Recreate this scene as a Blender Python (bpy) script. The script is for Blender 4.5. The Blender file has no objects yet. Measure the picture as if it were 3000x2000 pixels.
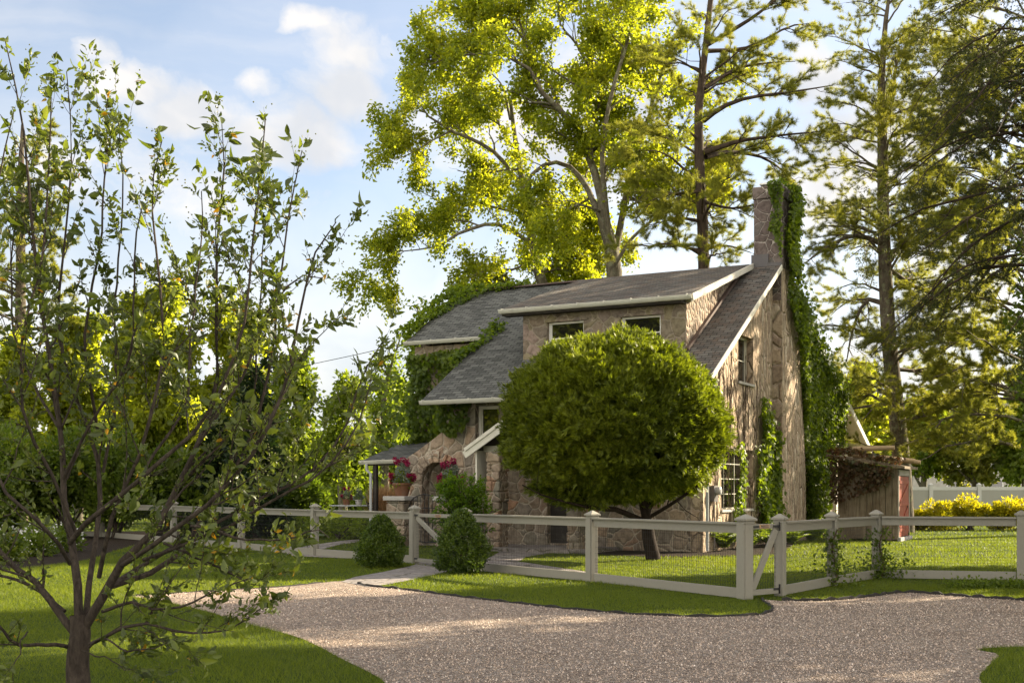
import bpy, math, random
import numpy as np
from mathutils import Vector
from mathutils.geometry import tessellate_polygon

SC = bpy.context.scene
COL = SC.collection
R = math.radians

# ---------------------------------------------------------------- camera
FPX, HOR, EYE = 3514.0, 1435.0, 1.6
cam_d = bpy.data.cameras.new("camera")
cam_d.sensor_width = 36.0
cam_d.lens = FPX / 3000.0 * 36.0
cam_d.shift_y = (HOR - 1000.0) / 3000.0
cam_d.clip_end = 3000.0
cam = bpy.data.objects.new("camera", cam_d)
cam.location = (0, 0, EYE)
cam.rotation_euler = (R(90), 0, 0)
COL.objects.link(cam)
SC.camera = cam

# ---------------------------------------------------------------- light
SUN_EL, SUN_AZ = R(27.0), R(60.0)      # azimuth clockwise from +Y
sun_d = bpy.data.lights.new("sun", 'SUN')
sun_d.energy = 5.0
sun_d.angle = R(0.6)
sun_d.color = (1.0, 0.85, 0.62)
sun = bpy.data.objects.new("sun", sun_d)
sdir = Vector((math.sin(SUN_AZ) * math.cos(SUN_EL), math.cos(SUN_AZ) * math.cos(SUN_EL), math.sin(SUN_EL)))
sun.rotation_euler = sdir.to_track_quat('Z', 'Y').to_euler()
sun.location = (40, 20, 40)
COL.objects.link(sun)

SC.view_settings.view_transform = 'Standard'
SC.view_settings.look = 'None'
SC.view_settings.exposure = 1.85
SC.view_settings.gamma = 1.0
SC.cycles.max_bounces = 8
SC.cycles.transparent_max_bounces = 6


class NT:
    """tiny helper around a node tree"""
    def __init__(self, tree):
        self.t = tree
        self.n = tree.nodes
        self.l = tree.links
    def new(self, kind, **kw):
        nd = self.n.new(kind)
        for k, v in kw.items():
            setattr(nd, k, v)
        return nd
    def put(self, sock, v):
        if v is None:
            return
        if isinstance(v, bpy.types.NodeSocket):
            self.l.new(v, sock)
        else:
            if hasattr(sock.default_value, '__len__') and not hasattr(v, '__len__'):
                v = (v,) * len(sock.default_value)
            if hasattr(v, '__len__') and len(v) == 3 and len(sock.default_value) == 4:
                v = (*v, 1)
            sock.default_value = v
    def m(self, op, a, b=None, c=None, clamp=False):
        nd = self.new('ShaderNodeMath', operation=op, use_clamp=clamp)
        self.put(nd.inputs[0], a); self.put(nd.inputs[1], b); self.put(nd.inputs[2], c)
        return nd.outputs[0]
    def vm(self, op, a, b=None):
        nd = self.new('ShaderNodeVectorMath', operation=op)
        self.put(nd.inputs[0], a); self.put(nd.inputs[1], b)
        return nd.outputs[0]
    def noise(self, vec, scale, detail=4, rough=0.55, dist=0.0):
        nd = self.new('ShaderNodeTexNoise')
        self.put(nd.inputs['Vector'], vec); nd.inputs['Scale'].default_value = scale
        nd.inputs['Detail'].default_value = detail; nd.inputs['Roughness'].default_value = rough
        nd.inputs['Distortion'].default_value = dist
        return nd
    def voro(self, vec, scale, feature='F1', rnd=1.0):
        nd = self.new('ShaderNodeTexVoronoi', feature=feature)
        self.put(nd.inputs['Vector'], vec); nd.inputs['Scale'].default_value = scale
        nd.inputs['Randomness'].default_value = rnd
        return nd
    def ramp(self, fac, stops, interp='LINEAR'):
        nd = self.new('ShaderNodeValToRGB')
        nd.color_ramp.interpolation = interp
        e = nd.color_ramp.elements
        while len(e) < len(stops):
            e.new(0.5)
        for k, (p, c) in enumerate(stops):
            e[k].position = p
            e[k].color = (*c, 1) if len(c) == 3 else c
        self.put(nd.inputs[0], fac)
        return nd.outputs[0]
    def mix(self, fac, a, b, blend='MIX'):
        nd = self.new('ShaderNodeMix', data_type='RGBA', blend_type=blend)
        self.put(nd.inputs[0], fac); self.put(nd.inputs[6], a); self.put(nd.inputs[7], b)
        return nd.outputs[2]
    def sep(self, v):
        nd = self.new('ShaderNodeSeparateXYZ'); self.put(nd.inputs[0], v); return nd.outputs
    def comb(self, x, y, z):
        nd = self.new('ShaderNodeCombineXYZ')
        for i, q in enumerate((x, y, z)):
            self.put(nd.inputs[i], q)
        return nd.outputs[0]
    def smooth(self, x, lo, hi):
        nd = self.new('ShaderNodeMapRange', interpolation_type='SMOOTHSTEP')
        self.put(nd.inputs[0], x); nd.inputs[1].default_value = lo; nd.inputs[2].default_value = hi
        return nd.outputs[0]
    def bump(self, h, strength=0.5, dist=0.02, normal=None):
        nd = self.new('ShaderNodeBump')
        nd.inputs['Strength'].default_value = strength; nd.inputs['Distance'].default_value = dist
        self.put(nd.inputs['Height'], h); self.put(nd.inputs['Normal'], normal)
        return nd.outputs[0]


# ---------------------------------------------------------------- world: sky with clouds
def az_el(px, py):
    x, z = (px - 1500) / FPX, (HOR - py) / FPX
    return math.atan2(x, 1), math.atan2(z, math.hypot(x, 1))

world = bpy.data.worlds.new("World")
SC.world = world
world.use_nodes = True
w = NT(world.node_tree)
w.n.clear()
sky = w.new('ShaderNodeTexSky', sky_type='NISHITA')
sky.sun_disc = False
sky.sun_elevation = SUN_EL
sky.sun_rotation = SUN_AZ
sky.altitude = 200
sky.air_density = 1.0
sky.dust_density = 1.2
sky.ozone_density = 1.5
gen = w.new('ShaderNodeTexCoord').outputs['Generated']
sx = w.sep(gen)
az = w.m('ARCTAN2', sx[0], sx[1])
el = w.m('ARCSINE', sx[2])
coord = w.comb(az, w.m('MULTIPLY', el, 1.25), 0.3)
wob = w.noise(coord, 9.0, 6)
coord2 = w.vm('ADD', coord, w.vm('MULTIPLY', w.vm('SUBTRACT', wob.outputs['Color'], (0.5, 0.5, 0.5)), (0.07, 0.06, 0.0)))
nz = w.noise(coord2, 13.0, 9, 0.6).outputs['Fac']
s2 = w.sep(coord2)
dens = None
BLOBS = [(290, 200, 110, 60, .8), (400, 260, 180, 90, 1.0), (540, 330, 200, 100, 1.05), (720, 420, 240, 110, 1.0), (900, 400, 200, 130, 1.0),
         (1000, 260, 150, 130, 1.0), (1030, 130, 160, 110, .95), (940, 75, 130, 60, .8), (1130, 130, 100, 70, .75), (760, 250, 90, 60, .55),
         (615, 75, 45, 70, .42), (770, 65, 40, 40, .38), (1150, 480, 110, 70, .55), (1300, 330, 170, 130, .8), (1700, 350, 420, 330, .95),
         (2380, 230, 130, 120, .95), (2500, 480, 300, 260, 1.0), (2800, 300, 300, 300, .8), (2750, 900, 400, 320, .85), (500, 560, 420, 190, .75),
         (200, 500, 300, 220, .65), (1250, 700, 500, 150, .45), (900, 640, 350, 140, .6)]
for (bx, by, rx, ry, amp) in BLOBS:
    a0, e0 = az_el(bx, by)
    ra, re = rx / FPX * 0.95, ry / FPX * 0.95 * 1.25
    dx = w.m('MULTIPLY', w.m('SUBTRACT', s2[0], a0), 1 / ra)
    dy = w.m('MULTIPLY', w.m('SUBTRACT', s2[1], e0 * 1.25), 1 / re)
    q = w.m('ADD', w.m('MULTIPLY', dx, dx), w.m('MULTIPLY', dy, dy))
    g = w.m('MULTIPLY', w.m('EXPONENT', w.m('MULTIPLY', q, -0.8)), amp)
    dens = g if dens is None else w.m('MAXIMUM', dens, g)
# elsewhere in the sky: loose broken cloud
far = w.noise(gen, 2.2, 6, 0.6).outputs['Fac']
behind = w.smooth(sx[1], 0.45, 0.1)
dens = w.m('MAXIMUM', dens, w.m('MULTIPLY', w.smooth(far, 0.40, 0.75), w.m('MULTIPLY', behind, 0.95)))
cl = w.m('ADD', dens, w.m('MULTIPLY', w.m('SUBTRACT', nz, 0.5), 1.25))
cl = w.smooth(cl, 0.30, 0.92)
# thin streaks of high cloud, thicker towards the horizon
streak = w.noise(w.vm('MULTIPLY', coord2, (3.0, 22.0, 1.0)), 1.3, 5, 0.55).outputs['Fac']
thin = w.m('MULTIPLY', w.smooth(streak, 0.40, 0.80), 0.22)
low = w.smooth(sx[2], 0.34, 0.06)
veil = w.m('MAXIMUM', w.m('MULTIPLY', low, 0.80), w.m('ADD', thin, 0.22))
cover = w.m('MAXIMUM', cl, veil)
shade = w.noise(coord2, 9.0, 4, 0.5).outputs['Fac']
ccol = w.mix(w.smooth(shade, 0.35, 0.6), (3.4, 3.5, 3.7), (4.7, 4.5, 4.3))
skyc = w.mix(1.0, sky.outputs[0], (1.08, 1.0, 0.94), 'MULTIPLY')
ccol = w.mix(behind, ccol, (20.0, 18.2, 15.6))   # unseen clouds behind the camera, brightened as an added fill light
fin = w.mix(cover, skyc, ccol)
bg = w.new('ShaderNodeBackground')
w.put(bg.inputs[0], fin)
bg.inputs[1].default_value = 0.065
wo = w.new('ShaderNodeOutputWorld')
w.l.new(bg.outputs[0], wo.inputs[0])

# ---------------------------------------------------------------- scene helpers
def P(px, py, Z):
    return np.array([(px - 1500) / FPX * Z, Z, EYE + (HOR - py) / FPX * Z])

def G(px, py):
    Z = FPX * EYE / (py - HOR)
    return ((px - 1500) / FPX * Z, Z)

def tag(o, label=None, cat=None, group=None, kind=None):
    if label: o['label'] = label
    if cat: o['category'] = cat
    if group: o['group'] = group
    if kind: o['kind'] = kind
    return o

def empty(name, loc=(0, 0, 0), rz=0.0, label=None, cat=None, group=None):
    o = bpy.data.objects.new(name, None)
    o.empty_display_size = 0.2
    o.location = loc
    o.rotation_euler = (0, 0, rz)
    COL.objects.link(o)
    return tag(o, label, cat, group)

def link_mesh(name, me, mat, parent=None, loc=None):
    o = bpy.data.objects.new(name, me)
    for mm in (mat if isinstance(mat, (list, tuple)) else [mat]):
        me.materials.append(mm)
    COL.objects.link(o)
    if parent is not None:
        o.parent = parent
    if loc is not None:
        o.location = loc
    return o

def np_mesh(name, verts, faces, mat, parent=None, smooth=False, loc=None, uv=None):
    """verts (N,3); faces (M,k), one k for the whole mesh"""
    verts = np.asarray(verts, dtype=np.float32).reshape(-1, 3)
    faces = np.asarray(faces, dtype=np.int32)
    me = bpy.data.meshes.new(name)
    k = faces.shape[1]
    me.vertices.add(len(verts)); me.vertices.foreach_set('co', verts.ravel())
    me.loops.add(faces.size); me.loops.foreach_set('vertex_index', faces.ravel())
    me.polygons.add(len(faces))
    me.polygons.foreach_set('loop_start', np.arange(len(faces), dtype=np.int32) * k)
    me.polygons.foreach_set('loop_total', np.full(len(faces), k, dtype=np.int32))
    if smooth:
        me.polygons.foreach_set('use_smooth', np.ones(len(faces), dtype=bool))
    me.update(calc_edges=True)
    me.validate()
    return link_mesh(name, me, mat, parent, loc)


class MB:
    """collects simple solids into one mesh"""
    def __init__(self):
        self.v, self.f, self.uv = [], [], []
    def add(self, vs, fs, uvs=None):
        b = len(self.v)
        self.v += [tuple(float(c) for c in p) for p in vs]
        for i, f in enumerate(fs):
            self.f.append(tuple(b + j for j in f))
            self.uv.append(uvs[i] if uvs else None)
    def box(self, x0, x1, y0, y1, z0, z1):
        v = [(x0, y0, z0), (x1, y0, z0), (x1, y1, z0), (x0, y1, z0), (x0, y0, z1), (x1, y0, z1), (x1, y1, z1), (x0, y1, z1)]
        self.add(v, [(0, 3, 2, 1), (4, 5, 6, 7), (0, 1, 5, 4), (1, 2, 6, 5), (2, 3, 7, 6), (3, 0, 4, 7)])
    def frustum(self, cx, cy, z0, z1, a0, b0, a1, b1):
        v = [(cx + sx * a, cy + sy * b, z) for z, a, b in ((z0, a0, b0), (z1, a1, b1)) for sx, sy in ((-1, -1), (1, -1), (1, 1), (-1, 1))]
        self.add(v, [(0, 3, 2, 1), (4, 5, 6, 7), (0, 1, 5, 4), (1, 2, 6, 5), (2, 3, 7, 6), (3, 0, 4, 7)])
    def bar(self, p, q, w, h, up=(0, 0, 1)):
        """rectangular bar from p to q; w across, h along up"""
        p, q, up = Vector(p), Vector(q), Vector(up)
        d = (q - p).normalized()
        s = d.cross(up)
        if s.length < 1e-5:
            s = d.cross(Vector((1, 0, 0)))
        s.normalize()
        u = s.cross(d).normalized()
        v = []
        for c in (p, q):
            for a, b in ((-1, -1), (1, -1), (1, 1), (-1, 1)):
                v.append(c + s * (a * w / 2) + u * (b * h / 2))
        self.add(v, [(0, 1, 2, 3), (7, 6, 5, 4), (4, 5, 1, 0), (5, 6, 2, 1), (6, 7, 3, 2), (7, 4, 0, 3)])
    def lathe(self, c, prof, n=16):
        """prof: list of (radius, z)"""
        vs, fs = [], []
        for r, z in prof:
            for k in range(n):
                a = 2 * math.pi * k / n
                vs.append((c[0] + r * math.cos(a), c[1] + r * math.sin(a), c[2] + z))
        for i in range(len(prof) - 1):
            for k in range(n):
                fs.append((i * n + k, i * n + (k + 1) % n, (i + 1) * n + (k + 1) % n, (i + 1) * n + k))
        fs.append(tuple(range(n - 1, -1, -1)))
        fs.append(tuple((len(prof) - 1) * n + k for k in range(n)))
        self.add(vs, fs)
    def tube(self, pts, r, n=6):
        pts = [Vector(p) for p in pts]
        rs = r if isinstance(r, (list, tuple)) else [r] * len(pts)
        vs, fs = [], []
        for i, p in enumerate(pts):
            d = (pts[min(i + 1, len(pts) - 1)] - pts[max(i - 1, 0)]).normalized()
            ref = Vector((0, 0, 1)) if abs(d.z) < 0.9 else Vector((1, 0, 0))
            s = d.cross(ref).normalized(); u = s.cross(d)
            for k in range(n):
                a = 2 * math.pi * k / n
                vs.append(p + s * (math.cos(a) * rs[i]) + u * (math.sin(a) * rs[i]))
        for i in range(len(pts) - 1):
            for k in range(n):
                fs.append((i * n + k, i * n + (k + 1) % n, (i + 1) * n + (k + 1) % n, (i + 1) * n + k))
        fs.append(tuple(range(n - 1, -1, -1)))
        fs.append(tuple((len(pts) - 1) * n + k for k in range(n)))
        self.add(vs, fs)
    def slab(self, outer, holes, fn, depth):
        """polygon with holes (2-D) mapped by fn(a, b, d) and extruded from d=0 to d=depth"""
        loops = [list(outer)] + [list(h) for h in holes]
        flat = [p for lp in loops for p in lp]
        tris = tessellate_polygon([[Vector((p[0], p[1], 0)) for p in lp] for lp in loops])
        n = len(flat)
        vs = [fn(p[0], p[1], 0.0) for p in flat] + [fn(p[0], p[1], depth) for p in flat]
        fs = []
        # orientation: front face normal should point to -depth
        a, b = Vector(fn(0, 0, 0)), Vector(fn(0, 0, depth))
        out = a - b
        for t in tris:
            p0, p1, p2 = (Vector(vs[i]) for i in t)
            if (p1 - p0).cross(p2 - p0).dot(out) < 0:
                t = (t[0], t[2], t[1])
            fs.append(tuple(t)); fs.append((t[2] + n, t[1] + n, t[0] + n))
        k = 0
        for li, lp in enumerate(loops):
            m = len(lp)
            cen2 = sum((Vector((p[0], p[1])) for p in lp), Vector((0, 0))) / m
            for i in range(m):
                q = (k + i, k + (i + 1) % m, k + (i + 1) % m + n, k + i + n)
                fs.append(q)
            k += m
        self.add(vs, fs)
    def build(self, name, mat, parent=None, smooth=False, loc=None, bevel=0.0, fix=True):
        me = bpy.data.meshes.new(name)
        me.from_pydata(self.v, [], self.f)
        if any(u for u in self.uv):
            lay = me.uv_layers.new(name="uv")
            for poly, u in zip(me.polygons, self.uv):
                if u:
                    for li, c in zip(poly.loop_indices, u):
                        lay.data[li].uv = c
        if fix:
            import bmesh
            bm = bmesh.new(); bm.from_mesh(me)
            bmesh.ops.recalc_face_normals(bm, faces=bm.faces)
            bm.to_mesh(me); bm.free()
        if smooth:
            for p in me.polygons: p.use_smooth = True
        me.update()
        o = link_mesh(name, me, mat, parent, loc)
        if bevel:
            b = o.modifiers.new("bevel", 'BEVEL'); b.width = bevel; b.segments = 2; b.limit_method = 'ANGLE'
        return o

def copy_tree(o, parent=None):
    c = o.copy(); COL.objects.link(c)
    if parent is not None: c.parent = parent
    for ch in o.children: copy_tree(ch, c)
    return c

# ---------------------------------------------------------------- plants: vectorised growing
def resample(pts, rad, K):
    """smooth a hand-laid polyline and cut it into K points"""
    pts = np.asarray(pts, float); rad = np.asarray(rad, float)
    n = len(pts)
    q = np.vstack([2 * pts[0] - pts[1], pts, 2 * pts[-1] - pts[-2]])
    out, rr = [], []
    for i in range(n - 1):
        p0, p1, p2, p3 = q[i], q[i + 1], q[i + 2], q[i + 3]
        for t in np.linspace(0, 1, 8, endpoint=False):
            out.append(0.5 * (2 * p1 + (p2 - p0) * t + (2 * p0 - 5 * p1 + 4 * p2 - p3) * t * t + (3 * p1 - p0 - 3 * p2 + p3) * t ** 3))
            rr.append(rad[i] * (1 - t) + rad[i + 1] * t)
    out.append(pts[-1]); rr.append(rad[-1])
    out, rr = np.array(out), np.array(rr)
    s = np.r_[0, np.cumsum(np.linalg.norm(np.diff(out, axis=0), axis=1))]
    t = np.linspace(0, s[-1], K)
    return np.stack([np.interp(t, s, out[:, k]) for k in range(3)], 1), np.interp(t, s, rr)

def unit(v):
    return v / np.maximum(np.linalg.norm(v, axis=-1, keepdims=True), 1e-9)

def sample_on(Pb, Rb, idx, u):
    K = Pb.shape[1]
    f = u * (K - 1); i = np.minimum(f.astype(int), K - 2); t = (f - i)[:, None]
    a, b = Pb[idx, i], Pb[idx, i + 1]
    return a * (1 - t) + b * t, unit(b - a), Rb[idx, i] * (1 - t[:, 0]) + Rb[idx, i + 1] * t[:, 0]

def lengths(Pb):
    return np.linalg.norm(np.diff(Pb, axis=1), axis=2).sum(1)

def children(rng, Pb, Rb, per_m, length, ang, up=0.2, umin=0.2, umax=1.0, K=5, rfac=0.6, rtip=0.3, fade=0.4, wig=0.12, droop=0.0, flat=0.0, rmax=9):
    L = lengths(Pb)
    cnt = rng.poisson(np.maximum(L * per_m * (umax - umin), 0.01))
    idx = np.repeat(np.arange(len(Pb)), cnt)
    n = len(idx)
    if n == 0:
        return np.zeros((0, K, 3)), np.zeros((0, K))
    u = rng.uniform(umin, umax, n)
    pos, tan, rad = sample_on(Pb, Rb, idx, u)
    rv = rng.normal(size=(n, 3))
    rv[:, 2] *= (1 - flat)
    perp = unit(rv - (rv * tan).sum(1, keepdims=True) * tan)
    a = np.radians(rng.uniform(ang[0], ang[1], n))[:, None]
    d = tan * np.cos(a) + perp * np.sin(a)
    d[:, 2] += up
    d = unit(d)
    ln = rng.uniform(length[0], length[1], n) * (1 - fade * u)
    t = np.linspace(0, 1, K)[None, :, None]
    Pn = pos[:, None, :] + d[:, None, :] * (ln[:, None, None] * t)
    wv = rng.normal(size=(n, K, 3)) * wig; wv[:, 0] = 0
    Pn = Pn + np.cumsum(wv, axis=1) * (ln[:, None, None] / K)
    Pn[:, :, 2] += droop * ln[:, None] * np.linspace(0, 1, K)[None, :] ** 2
    r0 = np.minimum(rad * rfac, rmax)
    Rn = r0[:, None] * (1 + (rtip - 1) * np.linspace(0, 1, K)[None, :])
    return Pn, Rn

def tube_arrays(Pb, Rb, n):
    B, K, _ = Pb.shape
    T = np.empty_like(Pb)
    T[:, 1:-1] = Pb[:, 2:] - Pb[:, :-2]; T[:, 0] = Pb[:, 1] - Pb[:, 0]; T[:, -1] = Pb[:, -1] - Pb[:, -2]
    T = unit(T)
    ref = np.where(np.abs(T[:, :1, 2:3]) < 0.9, np.array([0, 0, 1.0]), np.array([1.0, 0, 0]))
    S = unit(np.cross(T, np.broadcast_to(ref, T.shape))); U = np.cross(S, T)
    a = np.arange(n) * 2 * np.pi / n
    V = Pb[:, :, None, :] + Rb[:, :, None, None] * (S[:, :, None, :] * np.cos(a)[None, None, :, None] + U[:, :, None, :] * np.sin(a)[None, None, :, None])
    base = (np.arange(B)[:, None, None] * K + np.arange(K - 1)[None, :, None]) * n
    k = np.arange(n)[None, None, :]; k2 = (k + 1) % n
    F = np.stack([base + k, base + k2, base + n + k2, base + n + k], -1).reshape(-1, 4)
    return V.reshape(-1, 3), F

def tube_mesh(name, sets, mat, parent, smooth=True):
    """sets: list of (P, R, sides)"""
    vs, fs, b = [], [], 0
    for Pb, Rb, n in sets:
        if len(Pb) == 0: continue
        V, F = tube_arrays(Pb, Rb, n)
        vs.append(V); fs.append(F + b); b += len(V)
    return np_mesh(name, np.vstack(vs), np.vstack(fs), mat, parent, smooth)

def pts_on(rng, Pb, Rb, per_m, umin=0.1, spread=0.0):
    L = lengths(Pb)
    cnt = rng.poisson(L * per_m)
    idx = np.repeat(np.arange(len(Pb)), cnt)
    u = rng.uniform(umin, 1.0, len(idx))
    p, t, _ = sample_on(Pb, Rb, idx, u)
    if spread:
        p = p + rng.normal(size=p.shape) * spread
    return p, t

def leaf_arrays(rng, pos, d, size, aspect=0.5, fold=0.25, nrm=None, curl=0.0, rich=False):
    """leaves from pos along d. rich: 6-point leaf with a midrib; else one diamond"""
    n = len(pos)
    d = unit(d)
    size = np.broadcast_to(size, (n,))[:, None]
    ref = rng.normal(size=(n, 3)) if nrm is None else nrm + rng.normal(size=(n, 3)) * 0.45
    side = unit(np.cross(d, ref)); nn = np.cross(side, d)
    wd = size * aspect
    if not rich:
        tip = pos + d * size - nn * size * curl
        mid = pos + d * size * 0.45
        l = mid + side * wd * 0.5 + nn * wd * fold; r = mid - side * wd * 0.5 + nn * wd * fold
        V = np.stack([pos, r, tip, l], 1).reshape(-1, 3)
        F = np.arange(n * 4).reshape(n, 4)
        return V, F
    p0 = pos
    q1 = pos + d * size * 0.18 ; q2 = pos + d * size * 0.45; q3 = pos + d * size * 0.75 - nn * size * curl * 0.45
    tip = pos + d * size - nn * size * curl
    f = fold
    pts = [p0, q2, tip,
           q1 + side * wd * 0.30 + nn * wd * f * 0.6, q2 + side * wd * 0.5 + nn * wd * f, q3 + side * wd * 0.33 + nn * wd * f * 0.7,
           q1 - side * wd * 0.30 + nn * wd * f * 0.6, q2 - side * wd * 0.5 + nn * wd * f, q3 - side * wd * 0.33 + nn * wd * f * 0.7]
    V = np.stack(pts, 1).reshape(-1, 3)
    b = np.arange(n)[:, None] * 9
    F = np.stack([b + np.array([[0, 1, 4, 3]]), b + np.array([[1, 2, 5, 4]]), b + np.array([[0, 6, 7, 1]]), b + np.array([[1, 7, 8, 2]])], 1).reshape(-1, 4)
    return V, F

def tuft_arrays(rng, pos, d, M, length, width, spread=0.75, lift=0.0):
    """needle tufts: M thin triangles from each point"""
    n = len(pos)
    dd = unit(d)[:, None, :] + rng.normal(size=(n, M, 3)) * spread
    dd[..., 2] += lift
    dd = unit(dd)
    ln = rng.uniform(0.7, 1.15, (n, M, 1)) * length
    s = unit(np.cross(dd, rng.normal(size=(n, M, 3)))) * width * 0.5
    p = np.broadcast_to(pos[:, None, :], (n, M, 3))
    V = np.stack([p + s, p - s, p + dd * ln], 2).reshape(-1, 3)
    return V, np.arange(n * M * 3).reshape(-1, 3)

def in_poly(x, y, poly):
    poly = np.asarray(poly, float)
    inside = np.zeros(len(x), bool)
    j = len(poly) - 1
    for i in range(len(poly)):
        xi, yi, xj, yj = poly[i, 0], poly[i, 1], poly[j, 0], poly[j, 1]
        c = ((yi > y) != (yj > y)) & (x < (xj - xi) * (y - yi) / (yj - yi + 1e-12) + xi)
        inside ^= c
        j = i
    return inside
# ================================================================ materials
MAT = {}
def new_mat(name):
    m = bpy.data.materials.new(name)
    m.use_nodes = True
    t = NT(m.node_tree)
    t.n.clear()
    out = t.new('ShaderNodeOutputMaterial')
    return m, t, out

def princ(t, out, col, rough=0.7, normal=None, spec=0.3, metal=0.0):
    p = t.new('ShaderNodeBsdfPrincipled')
    t.put(p.inputs['Base Color'], col)
    t.put(p.inputs['Roughness'], rough)
    p.inputs['Specular IOR Level'].default_value = spec
    p.inputs['Metallic'].default_value = metal
    if normal is not None:
        t.l.new(normal, p.inputs['Normal'])
    t.l.new(p.outputs[0], out.inputs[0])
    return p

def obj_co(t):
    return t.new('ShaderNodeTexCoord').outputs['Object']

def leaf_mat(name, stops, trans, tfac=0.45, rough=0.5, spec=0.25):
    """foliage: each leaf its own tone; light comes through it"""
    m, t, out = new_mat(name)
    geo = t.new('ShaderNodeNewGeometry')
    rnd = geo.outputs['Random Per Island']
    n = t.noise(geo.outputs['Position'], 0.55, 2).outputs['Fac']
    f = t.m('ADD', t.m('MULTIPLY', rnd, 0.65), t.m('MULTIPLY', t.m('SUBTRACT', n, 0.33), 1.0), clamp=True)
    col = t.ramp(f, [(i / (len(stops) - 1), c) for i, c in enumerate(stops)])
    p = t.new('ShaderNodeBsdfPrincipled')
    t.put(p.inputs['Base Color'], col); p.inputs['Roughness'].default_value = rough
    p.inputs['Specular IOR Level'].default_value = spec
    tr = t.new('ShaderNodeBsdfTranslucent')
    t.put(tr.inputs[0], t.mix(1.0, col, trans, 'MULTIPLY'))
    mx = t.new('ShaderNodeMixShader')
    mx.inputs[0].default_value = tfac
    t.l.new(p.outputs[0], mx.inputs[1]); t.l.new(tr.outputs[0], mx.inputs[2])
    t.l.new(mx.outputs[0], out.inputs[0])
    MAT[name] = m
    return m

leaf_mat('maple_leaf', [(.08, .115, .012), (.14, .175, .016), (.20, .21, .018)], (3.4, 3.0, 1.0), .58)
leaf_mat('crab_leaf', [(.035, .045, .012), (.06, .08, .017), (.095, .12, .022), (.15, .165, .028)], (2.6, 2.6, 1.0), .35, .42, .4)
leaf_mat('crab_gold', [(.30, .17, .01), (.40, .24, .02)], (1.5, 1.3, .6), .4)
leaf_mat('willow_leaf', [(.13, .16, .018), (.20, .23, .022), (.28, .29, .03)], (2.6, 2.5, .9), .55)
leaf_mat('hedge_leaf', [(.04, .062, .010), (.075, .105, .014), (.13, .165, .018)], (2.2, 2.4, .8), .4)
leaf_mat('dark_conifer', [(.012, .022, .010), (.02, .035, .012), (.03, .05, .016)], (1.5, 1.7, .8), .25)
leaf_mat('mid_leaf', [(.07, .105, .014), (.11, .15, .018), (.16, .195, .024)], (2.8, 2.7, 1.0), .45)
leaf_mat('pine_needle', [(.085, .105, .026), (.135, .15, .032), (.20, .20, .042)], (2.6, 2.4, .9), .55)
leaf_mat('hemlock_needle', [(.025, .034, .016), (.045, .058, .02), (.08, .095, .022)], (2.2, 2.0, .9), .4)
leaf_mat('thuja', [(.03, .044, .007), (.09, .115, .011), (.165, .19, .015), (.23, .25, .02)], (2.2, 2.3, .7), .3)
leaf_mat('boxwood', [(.025, .042, .009), (.05, .08, .012), (.10, .135, .016)], (2.2, 2.4, .8), .35, .4, .4)
leaf_mat('bright_leaf', [(.05, .095, .010), (.085, .145, .012), (.13, .19, .015)], (2.6, 2.6, .7), .45)
leaf_mat('ivy_leaf', [(.045, .075, .010), (.085, .125, .014), (.14, .18, .018)], (2.6, 2.5, .8), .48, .5, .3)
leaf_mat('ivy_dry', [(.05, .028, .014), (.08, .045, .02), (.05, .06, .02)], (2.0, 1.5, .9), .3)
leaf_mat('fern_leaf', [(.05, .085, .014), (.09, .13, .02), (.13, .17, .024)], (2.8, 2.6, .9), .45)
leaf_mat('gold_shrub', [(.15, .17, .012), (.22, .22, .016), (.30, .27, .02)], (2.6, 2.3, .7), .5)
leaf_mat('grass_blade', [(.06, .088, .010), (.09, .122, .014), (.135, .165, .02)], (2.6, 2.4, .8), .45)
leaf_mat('straw', [(.32, .20, .10), (.45, .30, .16)], (1.4, 1.2, 1.0), .4)
leaf_mat('petal', [(.20, .012, .05), (.32, .02, .09), (.24, .01, .02)], (1.4, 1, 1), .3)
leaf_mat('silver_leaf', [(.16, .2, .15), (.25, .29, .22)], (1.2, 1.2, 1.0), .2)
leaf_mat('white_flower', [(.55, .55, .5), (.7, .7, .64)], (1, 1, 1), .2)

def bark_mat(name, dark, light, scale=9, stretch=0.22, bump=0.6, lichen=None):
    m, t, out = new_mat(name)
    co = obj_co(t)
    v = t.vm('MULTIPLY', co, (1, 1, stretch))
    n1 = t.noise(v, scale, 6, .65, .6).outputs['Fac']
    col = t.ramp(n1, [(.3, dark), (.7, light)])
    if lichen:
        n2 = t.noise(co, 5.5, 5, .6).outputs['Fac']
        col = t.mix(t.smooth(n2, .52, .64), col, lichen)
    princ(t, out, col, .9, t.bump(n1, bump, .03), .15)
    MAT[name] = m
bark_mat('maple_bark', (.05, .042, .03), (.19, .165, .12), 7, .25, .8, (.20, .20, .13))
bark_mat('pine_bark', (.035, .027, .02), (.15, .12, .085), 7, .35, .9, (.15, .15, .085))
bark_mat('pine_bark_dark', (.022, .016, .012), (.085, .06, .042), 7, .35, .9)
bark_mat('crab_bark', (.022, .017, .014), (.085, .066, .052), 34, .35, .7)
bark_mat('thuja_bark', (.012, .008, .006), (.035, .024, .017), 14, .15, .9)
bark_mat('vine_bark', (.05, .035, .025), (.13, .09, .06), 20, .2, .6)

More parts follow.
